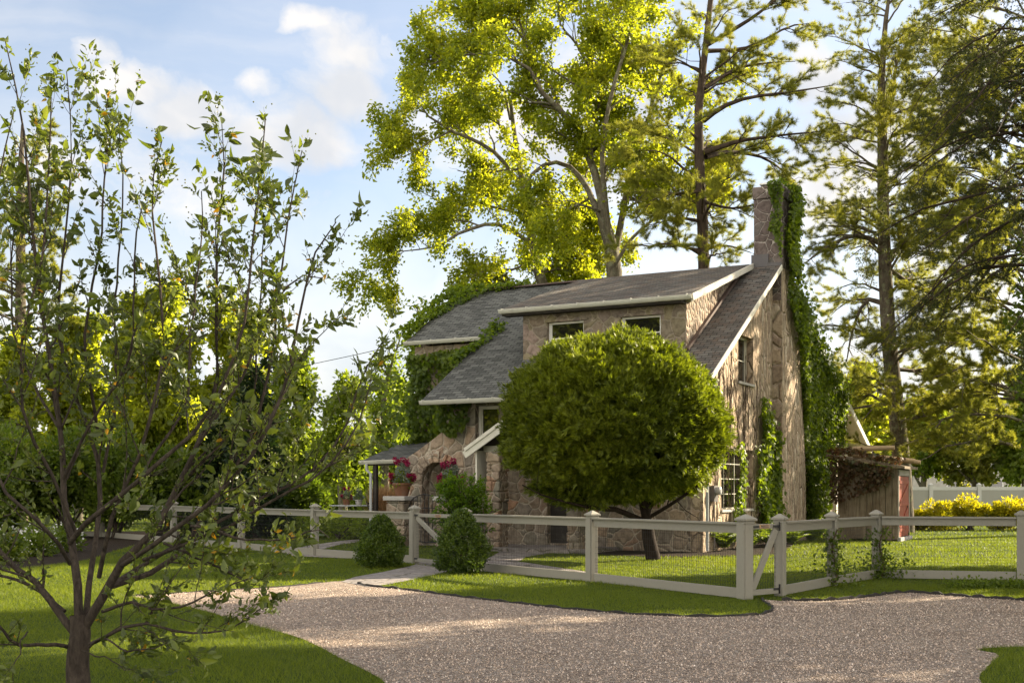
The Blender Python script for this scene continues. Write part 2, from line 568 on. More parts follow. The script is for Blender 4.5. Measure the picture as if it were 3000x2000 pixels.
def stone_mat(name, scale, palette, mortar, mwidth, stretch=(1, 1, 1), bump=1.0, gap_dark=None):
    m, t, out = new_mat(name)
    co = obj_co(t)
    wob = t.noise(co, 2.6, 3).outputs['Color']
    v = t.vm('ADD', t.vm('MULTIPLY', co, stretch), t.vm('MULTIPLY', t.vm('SUBTRACT', wob, (.5, .5, .5)), (.22, .22, .22)))
    fine = t.noise(co, 26, 5, .7).outputs['Fac']
    edge = t.voro(v, scale, 'DISTANCE_TO_EDGE').outputs['Distance']
    cell = t.voro(v, scale, 'F1')
    rnd = t.sep(cell.outputs['Color'])
    stone = t.ramp(rnd[0], [(i / (len(palette) - 1), c) for i, c in enumerate(palette)], 'LINEAR')
    dk = t.noise(co, 7, 5, .65).outputs['Fac']
    stone = t.mix(t.smooth(dk, .35, .75), stone, t.mix(1.0, stone, (.52, .5, .48), 'MULTIPLY'))
    stone = t.mix(t.m('MULTIPLY', t.smooth(fine, .45, .75), .5), stone, t.mix(1.0, stone, (1.5, 1.45, 1.4), 'MULTIPLY'))
    # width of the joint varies from stone to stone
    wn = t.noise(co, 1.7, 2).outputs['Fac']
    ed = t.m('SUBTRACT', edge, t.m('MULTIPLY', t.m('SUBTRACT', wn, .42), mwidth * 3.2))
    mk = t.smooth(ed, mwidth * .5, mwidth * 1.15)
    mcol = t.mix(fine, tuple(c * .75 for c in mortar), tuple(min(1, c * 1.15) for c in mortar))
    col = t.mix(mk, mcol, stone)
    # dark weather streaks
    st = t.noise(t.vm('MULTIPLY', co, (2.2, 2.2, .35)), 1.4, 4, .6).outputs['Fac']
    col = t.mix(t.m('MULTIPLY', t.smooth(st, .5, .72), .5), col, t.mix(1.0, col, (.5, .47, .44), 'MULTIPLY'))
    dome = t.m('POWER', t.m('MINIMUM', t.m('MULTIPLY', ed, 1 / (mwidth * 4.0)), 1.0), .6)
    h = t.m('ADD', t.m('MULTIPLY', t.m('MAXIMUM', dome, 0.0), 1.0), t.m('ADD', t.m('MULTIPLY', fine, .28), t.m('MULTIPLY', rnd[1], .35)))
    princ(t, out, col, .9, t.bump(h, bump, .06), .2)
    MAT[name] = m
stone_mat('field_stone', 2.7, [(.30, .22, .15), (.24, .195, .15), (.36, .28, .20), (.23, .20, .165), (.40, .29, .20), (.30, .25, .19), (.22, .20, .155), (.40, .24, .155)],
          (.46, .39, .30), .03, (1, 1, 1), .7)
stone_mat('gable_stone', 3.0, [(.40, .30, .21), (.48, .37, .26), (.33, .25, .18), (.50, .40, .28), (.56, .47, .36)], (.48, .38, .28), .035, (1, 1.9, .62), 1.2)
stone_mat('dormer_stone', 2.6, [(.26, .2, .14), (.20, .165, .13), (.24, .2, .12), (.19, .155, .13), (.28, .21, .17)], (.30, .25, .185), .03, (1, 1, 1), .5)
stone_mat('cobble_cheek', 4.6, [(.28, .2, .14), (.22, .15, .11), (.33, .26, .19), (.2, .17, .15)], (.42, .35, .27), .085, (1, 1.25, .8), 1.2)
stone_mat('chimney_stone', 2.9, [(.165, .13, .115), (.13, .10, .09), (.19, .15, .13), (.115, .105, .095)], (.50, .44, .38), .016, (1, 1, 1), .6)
stone_mat('flag_stone', 1.5, [(.26, .235, .215), (.22, .2, .19), (.30, .265, .24), (.24, .21, .195)], (.11, .10, .075), .018, (1, 1, 1), .25)

def shingle_mat(name, a, b, dapple=None, moss=0.0):
    m, t, out = new_mat(name)
    uv = t.new('ShaderNodeTexCoord').outputs['UV']
    br = t.new('ShaderNodeTexBrick')
    br.offset = 0.5; br.squash = 1.0
    t.put(br.inputs['Vector'], uv)
    t.put(br.inputs['Color1'], (0, 0, 0)); t.put(br.inputs['Color2'], (1, 1, 1)); t.put(br.inputs['Mortar'], (0, 0, 0))
    br.inputs['Scale'].default_value = 1.0
    br.inputs['Mortar Size'].default_value = 0.011
    br.inputs['Brick Width'].default_value = 0.30
    br.inputs['Row Height'].default_value = 0.145
    br.inputs['Bias'].default_value = 0.0
    co = obj_co(t)
    n = t.noise(co, 1.3, 5, .6).outputs['Fac']
    g = t.noise(co, 60, 3, .6).outputs['Fac']
    fac = t.m('ADD', t.m('MULTIPLY', t.sep(br.outputs['Color'])[0], .8), t.m('ADD', t.m('MULTIPLY', n, .35), t.m('MULTIPLY', t.m('SUBTRACT', g, .5), .6)), clamp=True)
    col = t.ramp(fac, [(.1, a), (.9, b)])
    if dapple:
        n3 = t.noise(co, 3.2, 6, .7).outputs['Fac']
        col = t.mix(t.m('MULTIPLY', t.smooth(n3, .45, .62), .7), col, dapple)  # sun dapple put into the shingle colour as brown patches
    # shadow line where each course overlaps: painted dark, plus a step in the bump
    y = t.sep(uv)[1]
    saw = t.m('FRACT', t.m('MULTIPLY', y, 1 / 0.145))
    gap = br.outputs['Fac']
    col = t.mix(t.m('MULTIPLY', gap, .8), col, (.018, .017, .016))
    h = t.m('ADD', t.m('MULTIPLY', t.m('SUBTRACT', 1.0, saw), .8), t.m('MULTIPLY', gap, -.8))
    h = t.m('ADD', h, t.m('MULTIPLY', t.sep(br.outputs['Color'])[0], .35))
    princ(t, out, col, .92, t.bump(h, .9, .02), .15)
    MAT[name] = m
shingle_mat('slate_shingle', (.055, .056, .050), (.135, .135, .120))
shingle_mat('dappled_shingle', (.058, .052, .045), (.135, .125, .108), (.135, .10, .075))

def paint_mat(name, col, rough=.6, wear=.25, grain=True, stain=(.22, .19, .14)):
    m, t, out = new_mat(name)
    co = obj_co(t)
    n = t.noise(co, 3.5, 6, .65).outputs['Fac']
    f = t.noise(t.vm('MULTIPLY', co, (1, 1, .35)), 45, 4, .6).outputs['Fac']
    c = t.mix(t.m('MULTIPLY', t.smooth(n, .48, .78), wear), col, stain)
    c = t.mix(t.m('MULTIPLY', t.smooth(f, .5, .8), wear * .8), c, tuple(x * .6 for x in col))
    princ(t, out, c, rough, t.bump(f, .25, .006), .3)
    MAT[name] = m
paint_mat('fence_paint', (.24, .225, .185), .7, .45)
paint_mat('trim_paint', (.60, .57, .48), .5, .3)
paint_mat('white_trim', (.78, .76, .70), .45, .2)
paint_mat('gutter_paint', (.56, .54, .46), .4, .3)
paint_mat('post_grey', (.40, .41, .40), .5, .2)
paint_mat('siding_paint', (.50, .44, .36), .6, .3)
paint_mat('vinyl_fence', (.30, .295, .25), .6, .15)
paint_mat('vinyl_white', (.46, .455, .41), .6, .1)
paint_mat('iron_black', (.02, .02, .02), .5, .1, stain=(.05, .03, .02))
paint_mat('lead', (.10, .09, .09), .5, .4)
paint_mat('copper_brown', (.085, .055, .045), .5, .4)
paint_mat('red_door', (.20, .030, .008), .55, .3, stain=(.15, .03, .01))
paint_mat('terracotta', (.16, .07, .035), .7, .4)
paint_mat('dark_timber', (.03, .024, .019), .7, .3)
paint_mat('edging', (.025, .023, .02), .8, .2)
paint_mat('plaque', (.42, .26, .12), .5, .2)
paint_mat('plaque_dark', (.10, .075, .08), .5, .2)
paint_mat('berry', (.12, .13, .03), .4, .1)
paint_mat('meter_grey', (.30, .30, .30), .4, .2)
paint_mat('concrete', (.36, .34, .31), .8, .4)
paint_mat('log_wood', (.42, .30, .17), .8, .5)
paint_mat('thatch_dark', (.10, .085, .07), .9, .4)

def plank_mat():
    m, t, out = new_mat('plank_wood')
    co = obj_co(t)
    g = t.noise(t.vm('MULTIPLY', co, (9, 9, .6)), 3.0, 6, .65, 1.0).outputs['Fac']
    b = t.noise(co, 1.6, 4).outputs['Fac']
    c = t.ramp(g, [(.3, (.10, .075, .05)), (.7, (.26, .21, .145))])
    c = t.mix(t.smooth(b, .45, .7), c, t.mix(1.0, c, (.6, .55, .5), 'MULTIPLY'))
    princ(t, out, c, .85, t.bump(g, .5, .01), .2)
    MAT['plank_wood'] = m
plank_mat()

def glass_mat():
    m, t, out = new_mat('window_glass')
    co = obj_co(t)
    n = t.noise(co, 2.2, 2).outputs['Fac']
    p = princ(t, out, (.012, .012, .010), .02, t.bump(n, .05, .02), .5)
    p.inputs['IOR'].default_value = 1.75
    MAT['window_glass'] = m
glass_mat()

def lawn_mat():
    m, t, out = new_mat('lawn')
    co = obj_co(t)
    a = t.noise(co, .9, 4).outputs['Fac']
    b = t.noise(co, 26, 6, .7).outputs['Fac']
    c = t.noise(t.vm('MULTIPLY', co, (1, .35, 1)), 120, 3, .7).outputs['Fac']
    f = t.m('ADD', t.m('MULTIPLY', a, .45), t.m('MULTIPLY', b, .55))
    col = t.ramp(f, [(.28, (.03, .045, .01)), (.5, (.055, .085, .014)), (.72, (.10, .125, .022))])
    h = t.m('ADD', b, c)
    princ(t, out, col, .95, t.bump(h, 1.0, .05), .1)
    MAT['lawn'] = m
lawn_mat()

def gravel_mat():
    m, t, out = new_mat('gravel')
    co = obj_co(t)
    v = t.voro(co, 34)
    e = t.voro(co, 34, 'DISTANCE_TO_EDGE').outputs['Distance']
    v2 = t.voro(co, 17); r2 = t.sep(v2.outputs['Color'])[0]
    rnd = t.sep(v.outputs['Color'])
    col = t.ramp(rnd[0], [(0, (.20, .155, .125)), (.25, (.40, .315, .25)), (.5, (.50, .40, .325)), (.7, (.38, .285, .22)), (.85, (.62, .53, .45)), (1, (.30, .25, .215))])
    big = t.noise(co, .8, 5, .6).outputs['Fac']
    col = t.mix(t.m('MULTIPLY', t.smooth(big, .45, .7), .5), col, t.mix(1.0, col, (.66, .6, .55), 'MULTIPLY'))
    deb = t.noise(t.vm('MULTIPLY', co, (.6, 1.6, 1)), 5, 6, .75).outputs['Fac']
    col = t.mix(t.m('MULTIPLY', t.smooth(deb, .60, .72), .75), col, (.10, .07, .05))
    col = t.mix(t.smooth(e, .05, .0), col, (.09, .07, .055))
    h = t.m('ADD', t.m('MINIMUM', t.m('MULTIPLY', e, 3.0), 1.0), t.m('ADD', t.m('MULTIPLY', rnd[1], .8), t.m('MULTIPLY', big, 1.0)))
    princ(t, out, col, .9, t.bump(h, 1.0, .03), .2)
    MAT['gravel'] = m
gravel_mat()

def pebble_mat():
    m, t, out = new_mat('pebble')
    g = t.new('ShaderNodeNewGeometry').outputs['Random Per Island']
    col = t.ramp(g, [(0, (.22, .17, .135)), (.3, (.43, .335, .265)), (.55, (.55, .44, .36)), (.75, (.42, .31, .235)), (1, (.66, .57, .49))])
    princ(t, out, col, .85, None, .25)
    MAT['pebble'] = m
pebble_mat()

def soil_mat():
    m, t, out = new_mat('soil')
    co = obj_co(t)
    n = t.noise(co, 12, 6, .7).outputs['Fac']
    princ(t, out, t.ramp(n, [(.3, (.014, .011, .008)), (.7, (.04, .028, .018))]), .95, t.bump(n, 1.0, .05), .1)
    MAT['soil'] = m
soil_mat()

def plain(name, c, rough=.9):
    m, t, out = new_mat(name)
    n = t.noise(obj_co(t), 1.5, 5).outputs['Fac']
    princ(t, out, t.mix(n, tuple(x * .6 for x in c), tuple(x * 1.3 for x in c)), rough, None, .1)
    MAT[name] = m
plain('interior_dark', (.012, .010, .008))
plain('hill_green', (.06, .09, .03))
plain('curtain', (.45, .36, .22))
plain('stucco_far', (.45, .42, .36))
plain('roof_far', (.2, .15, .12))
# ================================================================ the stone house (local x: right along the front, y: back, z: up)
HX, HY = 5.07, 30.46
HANG = math.atan2(-0.4756, 0.8797)
def HW(x, y, z=0.0):
    """house point -> world"""
    return np.array([HX + 0.8797 * x + 0.4756 * y, HY - 0.4756 * x + 0.8797 * y, z])

house = empty("stone_house", (HX, HY, 0), HANG, "two storey fieldstone cottage with grey shingle roof and long shed dormer, ivy at both ends", "house")
def hf(y): return 4.53 + 0.60 * y            # front slope, top of shingles
def hb(y): return 8.42 - 0.415 * (y - 6.48)  # rear slope
def hd(y): return 6.78 + 0.314 * (y - 1.0)   # dormer roof
TH = 0.13

def roof_part(name, poly, fn, mat, parent=house, th=TH, slope=0.6):
    k = math.sqrt(1 + slope * slope)
    mb = MB()
    n = len(poly)
    top = [(x, y, fn(x, y)) for x, y in poly]
    bot = [(x, y, fn(x, y) - th) for x, y in poly]
    uv = [(x, y * k) for x, y in poly]
    fs = [tuple(range(n)), tuple(range(2 * n - 1, n - 1, -1))]
    uvs = [uv, [(0.05, 0.02)] * n]
    for i in range(n):
        fs.append((i, i + n, (i + 1) % n + n, (i + 1) % n)); uvs.append([(0.05, 0.02)] * 4)
    mb.add(top + bot, fs, uvs)
    return mb.build(name, mat, parent)

# ---- walls
gw = MB()
up_win = [(3.05, 4.63), (4.45, 4.63), (4.45, 5.94), (3.05, 5.94)]
lo_win = [(1.59, 1.08), (4.39, 1.08), (4.39, 2.74), (1.59, 2.74)]
gw.slab([(0.15, -.1), (14.5, -.1), (14.5, hb(14.5) - TH), (6.48, 8.42 - TH), (0.15, hf(.15) - TH)], [up_win, lo_win],
        lambda a, b, d: (-0.28 - d, a, b), 0.34)
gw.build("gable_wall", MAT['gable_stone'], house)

fw = MB()
arch = [(-8.82, 0.05)] + [(-8.30 - 0.52 * math.cos(a), 1.86 + 0.54 * math.sin(a)) for a in np.linspace(0, math.pi, 13)] + [(-7.78, 0.05)]
fw.slab([(-0.62, -.1), (-0.62, hf(.15) - TH - .02), (-8.05, hf(.15) - TH - .02), (-8.05, 3.32), (-8.5, 3.02), (-9.0, 2.72), (-9.42, 2.50), (-9.42, -.1)],
        [[(-7.03, 2.75), (-6.27, 2.75), (-6.27, 3.98), (-7.03, 3.98)], arch, [(-4.75, .15), (-3.75, .15), (-3.75, 2.2), (-4.75, 2.2)]],
        lambda a, b, d: (a, 0.15 + d, b), 0.42)
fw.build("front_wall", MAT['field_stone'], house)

# voussoirs round the arch stand a little proud
vs = MB()
rng = np.random.default_rng(4)
for k in range(9):
    a0 = math.pi * (k + .06) / 9; a1 = math.pi * (k + .94) / 9
    r0, r1 = .535, .535 + rng.uniform(.24, .40)
    p = [(-8.30 - r * math.cos(a), 1.86 + r * math.sin(a)) for r, a in ((r0, a0), (r1, a0 + .03), (r1, a1 - .03), (r0, a1))]
    vs.slab(p, [], lambda a, b, d: (a, 0.09 + d, b), 0.07)
vs.build("arch_stones", MAT['field_stone'], house, bevel=.03)

lw = MB()
lw.slab([(-7.75, 0), (-7.75, 6.2), (-11.1, 6.2), (-11.1, 0)], [], lambda a, b, d: (a, 3.3 + d, b), 0.35)
lw.build("left_front_wall", MAT['field_stone'], house)
sw = MB()
sw.slab([(.57, 0), (3.3, 0), (3.3, hf(3.3) - .25), (.57, hf(.57) - .25)], [], lambda a, b, d: (-8.0 + d, a, b), .3)
sw.slab([(3.65, 0), (15, 0), (15, hb(15) - .2), (6.48, 8.2), (3.65, hf(3.65) - .2)], [], lambda a, b, d: (-11.1 + d, a, b), .3)
sw.build("side_wall", MAT['field_stone'], house)

# clapboard end of the rear wing
cb = MB()
k = 0
z = 0.0
while z < 5.6:
    z1 = z + .19
    ytop = 6.48 + (8.42 - TH - (z + .1)) / .415
    y1 = min(19.6, ytop)
    if y1 > 14.0:
        cb.add([(-.75, 13.8, z), (-.75, y1, z), (-.715, y1, z), (-.715, 13.8, z), (-.75, 13.8, z1), (-.75, y1 - .19 / .415 * (1 if y1 < 19.6 else 0), z1)],
               [(3, 2, 5, 4), (0, 1, 2, 3)])
    z = z1
cb.build("clapboard_wall", MAT['siding_paint'], house, fix=False)
ct = MB(); ct.box(-.76, -.66, 14.55, 14.70, 0, hb(14.6) - TH); ct.build("corner_trim", MAT['white_trim'], house)

# ---- roofs
main_poly = [(0, -.04), (-1.25, -.04), (-1.25, -.69), (-8.3, -.69), (-8.3, 3.04), (-11.3, 3.04), (-11.3, 6.48), (0, 6.48)]
roof = roof_part("main_roof", main_poly, lambda x, y: hf(y), MAT['slate_shingle'])
roof_part("rear_roof", [(0, 6.48), (-11.3, 6.48), (-11.3, 20.1), (0, 20.1)], lambda x, y: hb(y), MAT['slate_shingle'], slope=.415)
rc = MB(); rc.bar((-11.3, 6.48, 8.44), (-.86, 6.48, 8.44), .3, .05); rc.build("ridge_cap", MAT['copper_brown'], house)
roof_part("dormer_roof", [(-.87, 1.0), (-6.7, 1.0), (-6.7, 6.42), (-.87, 6.42)], lambda x, y: hd(y), MAT['dappled_shingle'], slope=.314)
# same dappled shingles on the strip beside the dormer cheek
roof_part("roof_strip", [(-.02, -.05), (-1.17, -.05), (-1.17, 6.30), (-.02, 6.40)], lambda x, y: hf(y) + .012, MAT['dappled_shingle'], th=.01)

# ---- dormer
dw = MB()
dwin = [[(-5.36, 5.42), (-4.22, 5.42), (-4.22, 6.37), (-5.36, 6.37)], [(-3.10, 5.42), (-1.916, 5.42), (-1.916, 6.37), (-3.10, 6.37)]]
dw.slab([(-6.14, 5.1), (-6.14, 6.74), (-1.20, 6.74), (-1.20, 5.1)], dwin, lambda a, b, d: (a, 1.37 + d, b), .3)
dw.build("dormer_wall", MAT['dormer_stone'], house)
for nm, xx, dd in (("dormer_cheek", -1.185, -.3), ("dormer_cheek", -6.14, .3)):
    ck = MB()
    ck.slab([(1.375, 5.0), (1.375, hd(1.375) - TH), (6.2, hd(6.2) - TH), (6.2, hf(6.2) - .2)], [], lambda a, b, d: (xx + d, a, b), dd)
    ck.build(nm, MAT['cobble_cheek'], house)
fl = MB()
fl.bar((-1.13, 1.3, hf(1.3) + .05), (-1.13, 6.1, hf(6.1) + .05), .09, .10)
fl.build("cheek_flashing", MAT['copper_brown'], house)
bb = MB()
bb.bar((-.86, .98, hd(.98) - .06), (-.86, 6.35, hd(6.35) - .06), .04, .16)
bb.bar((-1.12, 1.42, hd(1.42) - .20), (-1.12, 5.6, hd(5.6) - .20), .10, .12)
bb.build("dormer_bargeboard", MAT['trim_paint'], house)
sf = MB(); sf.box(-6.65, -1.19, 1.03, 1.37, 6.60, 6.66); sf.build("dormer_soffit", MAT['dark_timber'], house)
rb = MB()
rb.bar((.012, -.06, hf(-.06) - .06), (.012, 6.40, hf(6.40) - .06), .03, .14)
rb.build("rake_board", MAT['trim_paint'], house)
rb2 = MB()
rb2.bar((.012, 7.9, hb(7.9) - .07), (.012, 20.1, hb(20.1) - .07), .04, .2)
rb2.build("rear_bargeboard", MAT['white_trim'], house)
sof = MB(); sof.add([(0, 13.0, hb(13.0) - TH - .01), (0, 20.1, hb(20.1) - TH - .01), (-.75, 20.1, hb(20.1) - TH - .01), (-.75, 13.0, hb(13.0) - TH - .01)], [(0, 1, 2, 3)])
sof.build("rear_soffit", MAT['siding_paint'], house)

# ---- chimney
chim = MB()
def prism(mb, x0, x1, sects):
    """stack of y-ranges at heights"""
    vs = []
    for z, ya, yb in sects:
        vs += [(x0, ya, z), (x1, ya, z), (x1, yb, z), (x0, yb, z)]
    fs = [(0, 3, 2, 1)]
    for i in range(len(sects) - 1):
        for j in range(4):
            fs.append((i * 4 + j, i * 4 + (j + 1) % 4, i * 4 + 4 + (j + 1) % 4, i * 4 + 4 + j))
    m = (len(sects) - 1) * 4
    fs.append((m, m + 1, m + 2, m + 3))
    mb.add(vs, fs)
prism(chim, -.34, .004, [(-.1, 6.42, 9.3), (2.5, 6.42, 9.1), (4.6, 6.42, 8.7), (6.4, 6.42, 8.3), (7.4, 6.42, 7.9), (8.3, 6.42, 7.86)])
cho = chim.build("chimney_breast", MAT['gable_stone'], house)
st = MB()
prism(st, -.87, .0, [(7.3, 6.415, 7.83), (10.42, 6.415, 7.83)])
prism(st, -.905, .03, [(10.425, 6.385, 7.86), (10.80, 6.385, 7.86)])
stack = st.build("chimney", MAT['chimney_stone'], house, bevel=.03)
cp = MB(); cp.box(-.72, -.08, 6.5, 7.6, 10.88, 10.93); cp.box(-.6, -.2, 6.7, 7.4, 10.8, 10.88); cp.build("chimney_cap", MAT['white_trim'], stack)
lf = MB(); lf.box(-.93, -.40, 6.37, 6.41, 8.36, 8.74); lf.box(-.42, .01, 6.37, 6.41, 8.30, 8.46); lf.build("flashing", MAT['lead'], stack)

# ---- gutters with brackets
def gutter(x0, x1, y, z, drop=0.0, nm="gutter"):
    g = MB()
    prof = [(-.02, -.095), (-.065, -.095), (-.10, -.045), (-.115, .0), (-.098, .0), (-.085, -.04), (-.055, -.078), (-.02, -.078)]
    vs = [(x0, y + a, z + b) for a, b in prof] + [(x1, y + a, z + drop + b) for a, b in prof]
    n = len(prof)
    fs = [tuple(range(n)), tuple(range(2 * n - 1, n - 1, -1))] + [(i, i + n, (i + 1) % n + n, (i + 1) % n) for i in range(n)]
    g.add(vs, fs)
    g.bar((x0, y - .107, z + .002), (x1, y - .107, z + drop + .002), .020, .016)
    o = g.build(nm, MAT['gutter_paint'], house)
    nb = max(2, int(abs(x1 - x0) / .75))
    for i in range(nb + 1):
        b = MB()
        xx = x0 + (x1 - x0) * (i + .15) / (nb + .3); zz = z + drop * (i / nb)
        b.box(xx - .012, xx + .012, y - .13, y - .0, zz + .012, zz + .03)
        b.box(xx - .012, xx + .012, y - .132, y - .122, zz - .05, zz + .03)
        b.build("bracket", MAT['gutter_paint'], o)
    f = MB(); f.bar((x0 + .02, y, z - .05), (x1 - .02, y, z + drop - .05), .02, .11); f.build("fascia", MAT['trim_paint'], o)
    return o
gutter(-6.7, -.87, .985, hd(1.0) - .02)
gutter(-11.3, -8.32, 3.02, hf(3.04) - .02)
gutter(-8.3, -1.3, -.71, hf(-.69) - .02)

dp = MB()
dp.tube([(-.14, -.08, 4.35), (-.14, .02, 4.2), (-.14, .07, 4.0), (-.14, .07, .05)], .04, 10)
dp.build("downpipe", MAT['post_grey'], house)

# ---- windows
def window(axis, pos, a0, a1, z0, z1, rails=(.5,), verts=(), recess=.12, cols=MAT['white_trim'], reveal=True, fr=.05, sill=True):
    """axis 'x': wall faces -y at y=pos, spans x; axis 'y': wall faces +x at x=pos, spans y"""
    def mp(a, d, z):
        return (a, pos + d, z) if axis == 'x' else (pos - d, a, z)
    def bx(mb, a_0, a_1, d0, d1, z_0, z_1):
        v = [mp(a_0, d0, z_0), mp(a_1, d0, z_0), mp(a_1, d1, z_0), mp(a_0, d1, z_0), mp(a_0, d0, z_1), mp(a_1, d0, z_1), mp(a_1, d1, z_1), mp(a_0, d1, z_1)]
        mb.add(v, [(0, 3, 2, 1), (4, 5, 6, 7), (0, 1, 5, 4), (1, 2, 6, 5), (2, 3, 7, 6), (3, 0, 4, 7)])
    f = MB(); r = recess
    bx(f, a0, a0 + fr, r, r + .07, z0, z1); bx(f, a1 - fr, a1, r, r + .07, z0, z1)
    bx(f, a0 + fr, a1 - fr, r, r + .07, z0, z0 + fr); bx(f, a0 + fr, a1 - fr, r, r + .07, z1 - fr, z1)
    # inner sash, set back a little
    g = fr + .03
    bx(f, a0 + fr, a0 + g, r + .03, r + .068, z0 + fr, z1 - fr); bx(f, a1 - g, a1 - fr, r + .03, r + .068, z0 + fr, z1 - fr)
    for t in rails:
        zz = z0 + (z1 - z0) * t
        bx(f, a0 + g, a1 - g, r + .03, r + .065, zz - .014, zz + .014)
    for t in verts:
        aa = a0 + (a1 - a0) * t
        bx(f, aa - .012, aa + .012, r + .033, r + .064, z0 + fr, z1 - fr)
    wo_ = f.build("window", cols, house)
    p = MB(); bx(p, a0 + fr * .8, a1 - fr * .8, r + .05, r + .058, z0 + fr * .8, z1 - fr * .8); p.build("pane", MAT['window_glass'], wo_)
    if sill:
        s = MB(); bx(s, a0 - .04, a1 + .04, -.05, r + .07, z0 - .07, z0 - .003); s.build("sill", MAT['concrete'], wo_)
    return wo_
window('x', 1.37, -5.36, -4.22, 5.42, 6.37, rails=(.52,))
window('x', 1.37, -3.10, -1.916, 5.42, 6.37, rails=(.52,))
window('x', .15, -7.03, -6.27, 2.75, 3.98, rails=(.33,), cols=MAT['trim_paint'], fr=.09, recess=.2)
window('y', -.28, 3.05, 4.45, 4.63, 5.94, rails=(.5,), recess=.2, cols=MAT['trim_paint'])
window('y', -.28, 1.59, 4.39, 1.08, 2.74, rails=(.25, .5, .75), verts=(.33, .66), recess=.2, cols=MAT['trim_paint'], fr=.04)
# stone lintels over the dormer windows
for xa, xb in ((-5.5, -4.08), (-3.24, -1.78)):
    ln = MB(); ln.box(xa, xb, 1.335, 1.372, 6.372, 6.45); ln.build("lintel", MAT['dormer_stone'], house)

# ---- entrance porch
pil = MB()
rng = np.random.default_rng(8)
def stone_pier(mb, x0, x1, y0, y1, z0, z1):
    z = z0
    while z < z1 - .02:
        h = min(rng.uniform(.2, .36), z1 - z)
        j = lambda: rng.uniform(-.022, .022)
        n = 1 if rng.random() < .4 else 2
        xs = [x0, x1] if n == 1 else [x0, x0 + (x1 - x0) * rng.uniform(.35, .65), x1]
        for i in range(len(xs) - 1):
            mb.box(xs[i] + .006 + (j() if i == 0 else 0), xs[i + 1] - .006 + (j() if i == len(xs) - 2 else 0), y0 + j(), y1 + j(), z + .008, z + h - .008)
        z += h
    mb.box(x0 + .03, x1 - .03, y0 + .03, y1 - .03, z0, z1)
for (xa, xb) in ((-5.69, -5.27), (-3.32, -2.98)):
    pp = MB(); stone_pier(pp, xa, xb, -1.6, -1.08, 0, 2.62)
    pp.build("porch_pillar", MAT['field_stone'], house, bevel=.035)
def hp(x): return 3.86 - .62 * abs(x + 4.35)
pr = MB()
for sgn in (-1, 1):
    xe = -4.35 + sgn * 1.87
    poly = [(-4.35, -1.78), (xe, -1.78), (xe, .14), (-4.35, .14)]
    if sgn > 0: poly = poly[::-1]
    top = [(x, y, hp(x)) for x, y in poly]; bot = [(x, y, hp(x) - .09) for x, y in poly]
    pr.add(top + bot, [(0, 1, 2, 3), (7, 6, 5, 4)] + [(i, i + 4, (i + 1) % 4 + 4, (i + 1) % 4) for i in range(4)],
           [[(y, x * 1.17) for x, y in poly]] + [[(0.05, 0.02)] * 4] * 5)
porch = pr.build("porch_roof", MAT['slate_shingle'], house)
pb = MB()
for sgn in (-1, 1):
    xe = -4.35 + sgn * 1.87
    pb.bar((xe, -1.80, hp(xe) - .03), (-4.35, -1.80, hp(-4.35) - .03), .05, .09, up=(0, 0, 1))
    pb.bar((xe + .02 * sgn, -1.77, hp(xe) - .17), (-4.35, -1.77, hp(-4.35) - .17), .05, .19, up=(0, 0, 1))
pb.build("bargeboard", MAT['trim_paint'], porch)
pbm = MB()
pbm.box(-5.9, -2.8, -1.35, -1.2, 2.62, 2.78); pbm.box(-5.6, -5.45, -1.2, .15, 2.62, 2.78); pbm.box(-3.25, -3.1, -1.2, .15, 2.62, 2.78)
pbm.box(-5.95, -5.9, -1.7, -1.1, 1.1, 2.65)
pbm.build("beam", MAT['trim_paint'], porch)
pf = MB(); pf.box(-6.0, -2.6, -1.95, .14, -.05, .10); pf.build("porch_floor", MAT['flag_stone'], house)
dr = MB(); dr.box(-4.75, -3.75, .35, .40, .15, 2.2); dro = dr.build("door", MAT['dark_timber'], house)
dp_ = MB()
for (xa, xb) in ((-4.66, -4.30), (-4.20, -3.84)):
    dp_.box(xa, xb, .335, .352, .3, 1.0); dp_.box(xa, xb, .335, .352, 1.15, 2.05)
dp_.build("door_panel", MAT['dark_timber'], dro)
dk = MB(); dk.lathe((-3.87, .30, 1.05), [(.012, -.01), (.03, 0), (.03, .03), (.012, .04)], 10); dk.build("door_handle", MAT['lead'], dro)

# ---- lean-to roof over the patio, on a post with a downpipe
def hpt(x, y): return 2.56 + .02 * (x + 8.2) + (.235 + .004 * (x + 11)) * (y - .55)
roof_part("patio_roof", [(-8.3, .60), (-11.2, .5), (-11.6, 3.29), (-8.02, 3.29)], hpt, MAT['slate_shingle'], th=.1, slope=.24)
gutter(-11.25, -8.75, .52, 2.47, .06, "patio_gutter")
pp = MB(); pp.box(-10.82, -10.70, .55, .67, 0, 2.42); pp.build("patio_post", MAT['dark_timber'], house)
pd = MB(); pd.tube([(-10.98, .44, 2.40), (-10.98, .46, 2.2), (-10.86, .50, 2.08), (-10.86, .50, .05)], .045, 10)
pd.build("downpipe", MAT['post_grey'], house)
pbm = MB(); pbm.box(-11.1, -8.8, .56, .66, 2.34, 2.44); pbm.build("patio_beam", MAT['dark_timber'], house)

# ---- electricity meter by the corner
mt = MB(); mt.box(-.27, -.14, .62, .92, 1.3, 1.72)
meter = mt.build("electric_meter", MAT['lead'], house)
mg = MB(); mg.tube([(-.14, .77, 1.58), (-.02, .77, 1.58), (.0, .77, 1.58)], [.11, .11, .07], 16); mg.build("meter_dial", MAT['meter_grey'], meter)
mc = MB(); mc.tube([(-.2, .77, 1.3), (-.2, .8, .6), (-.2, .78, .05)], .02, 8); mc.build("conduit", MAT['lead'], meter)
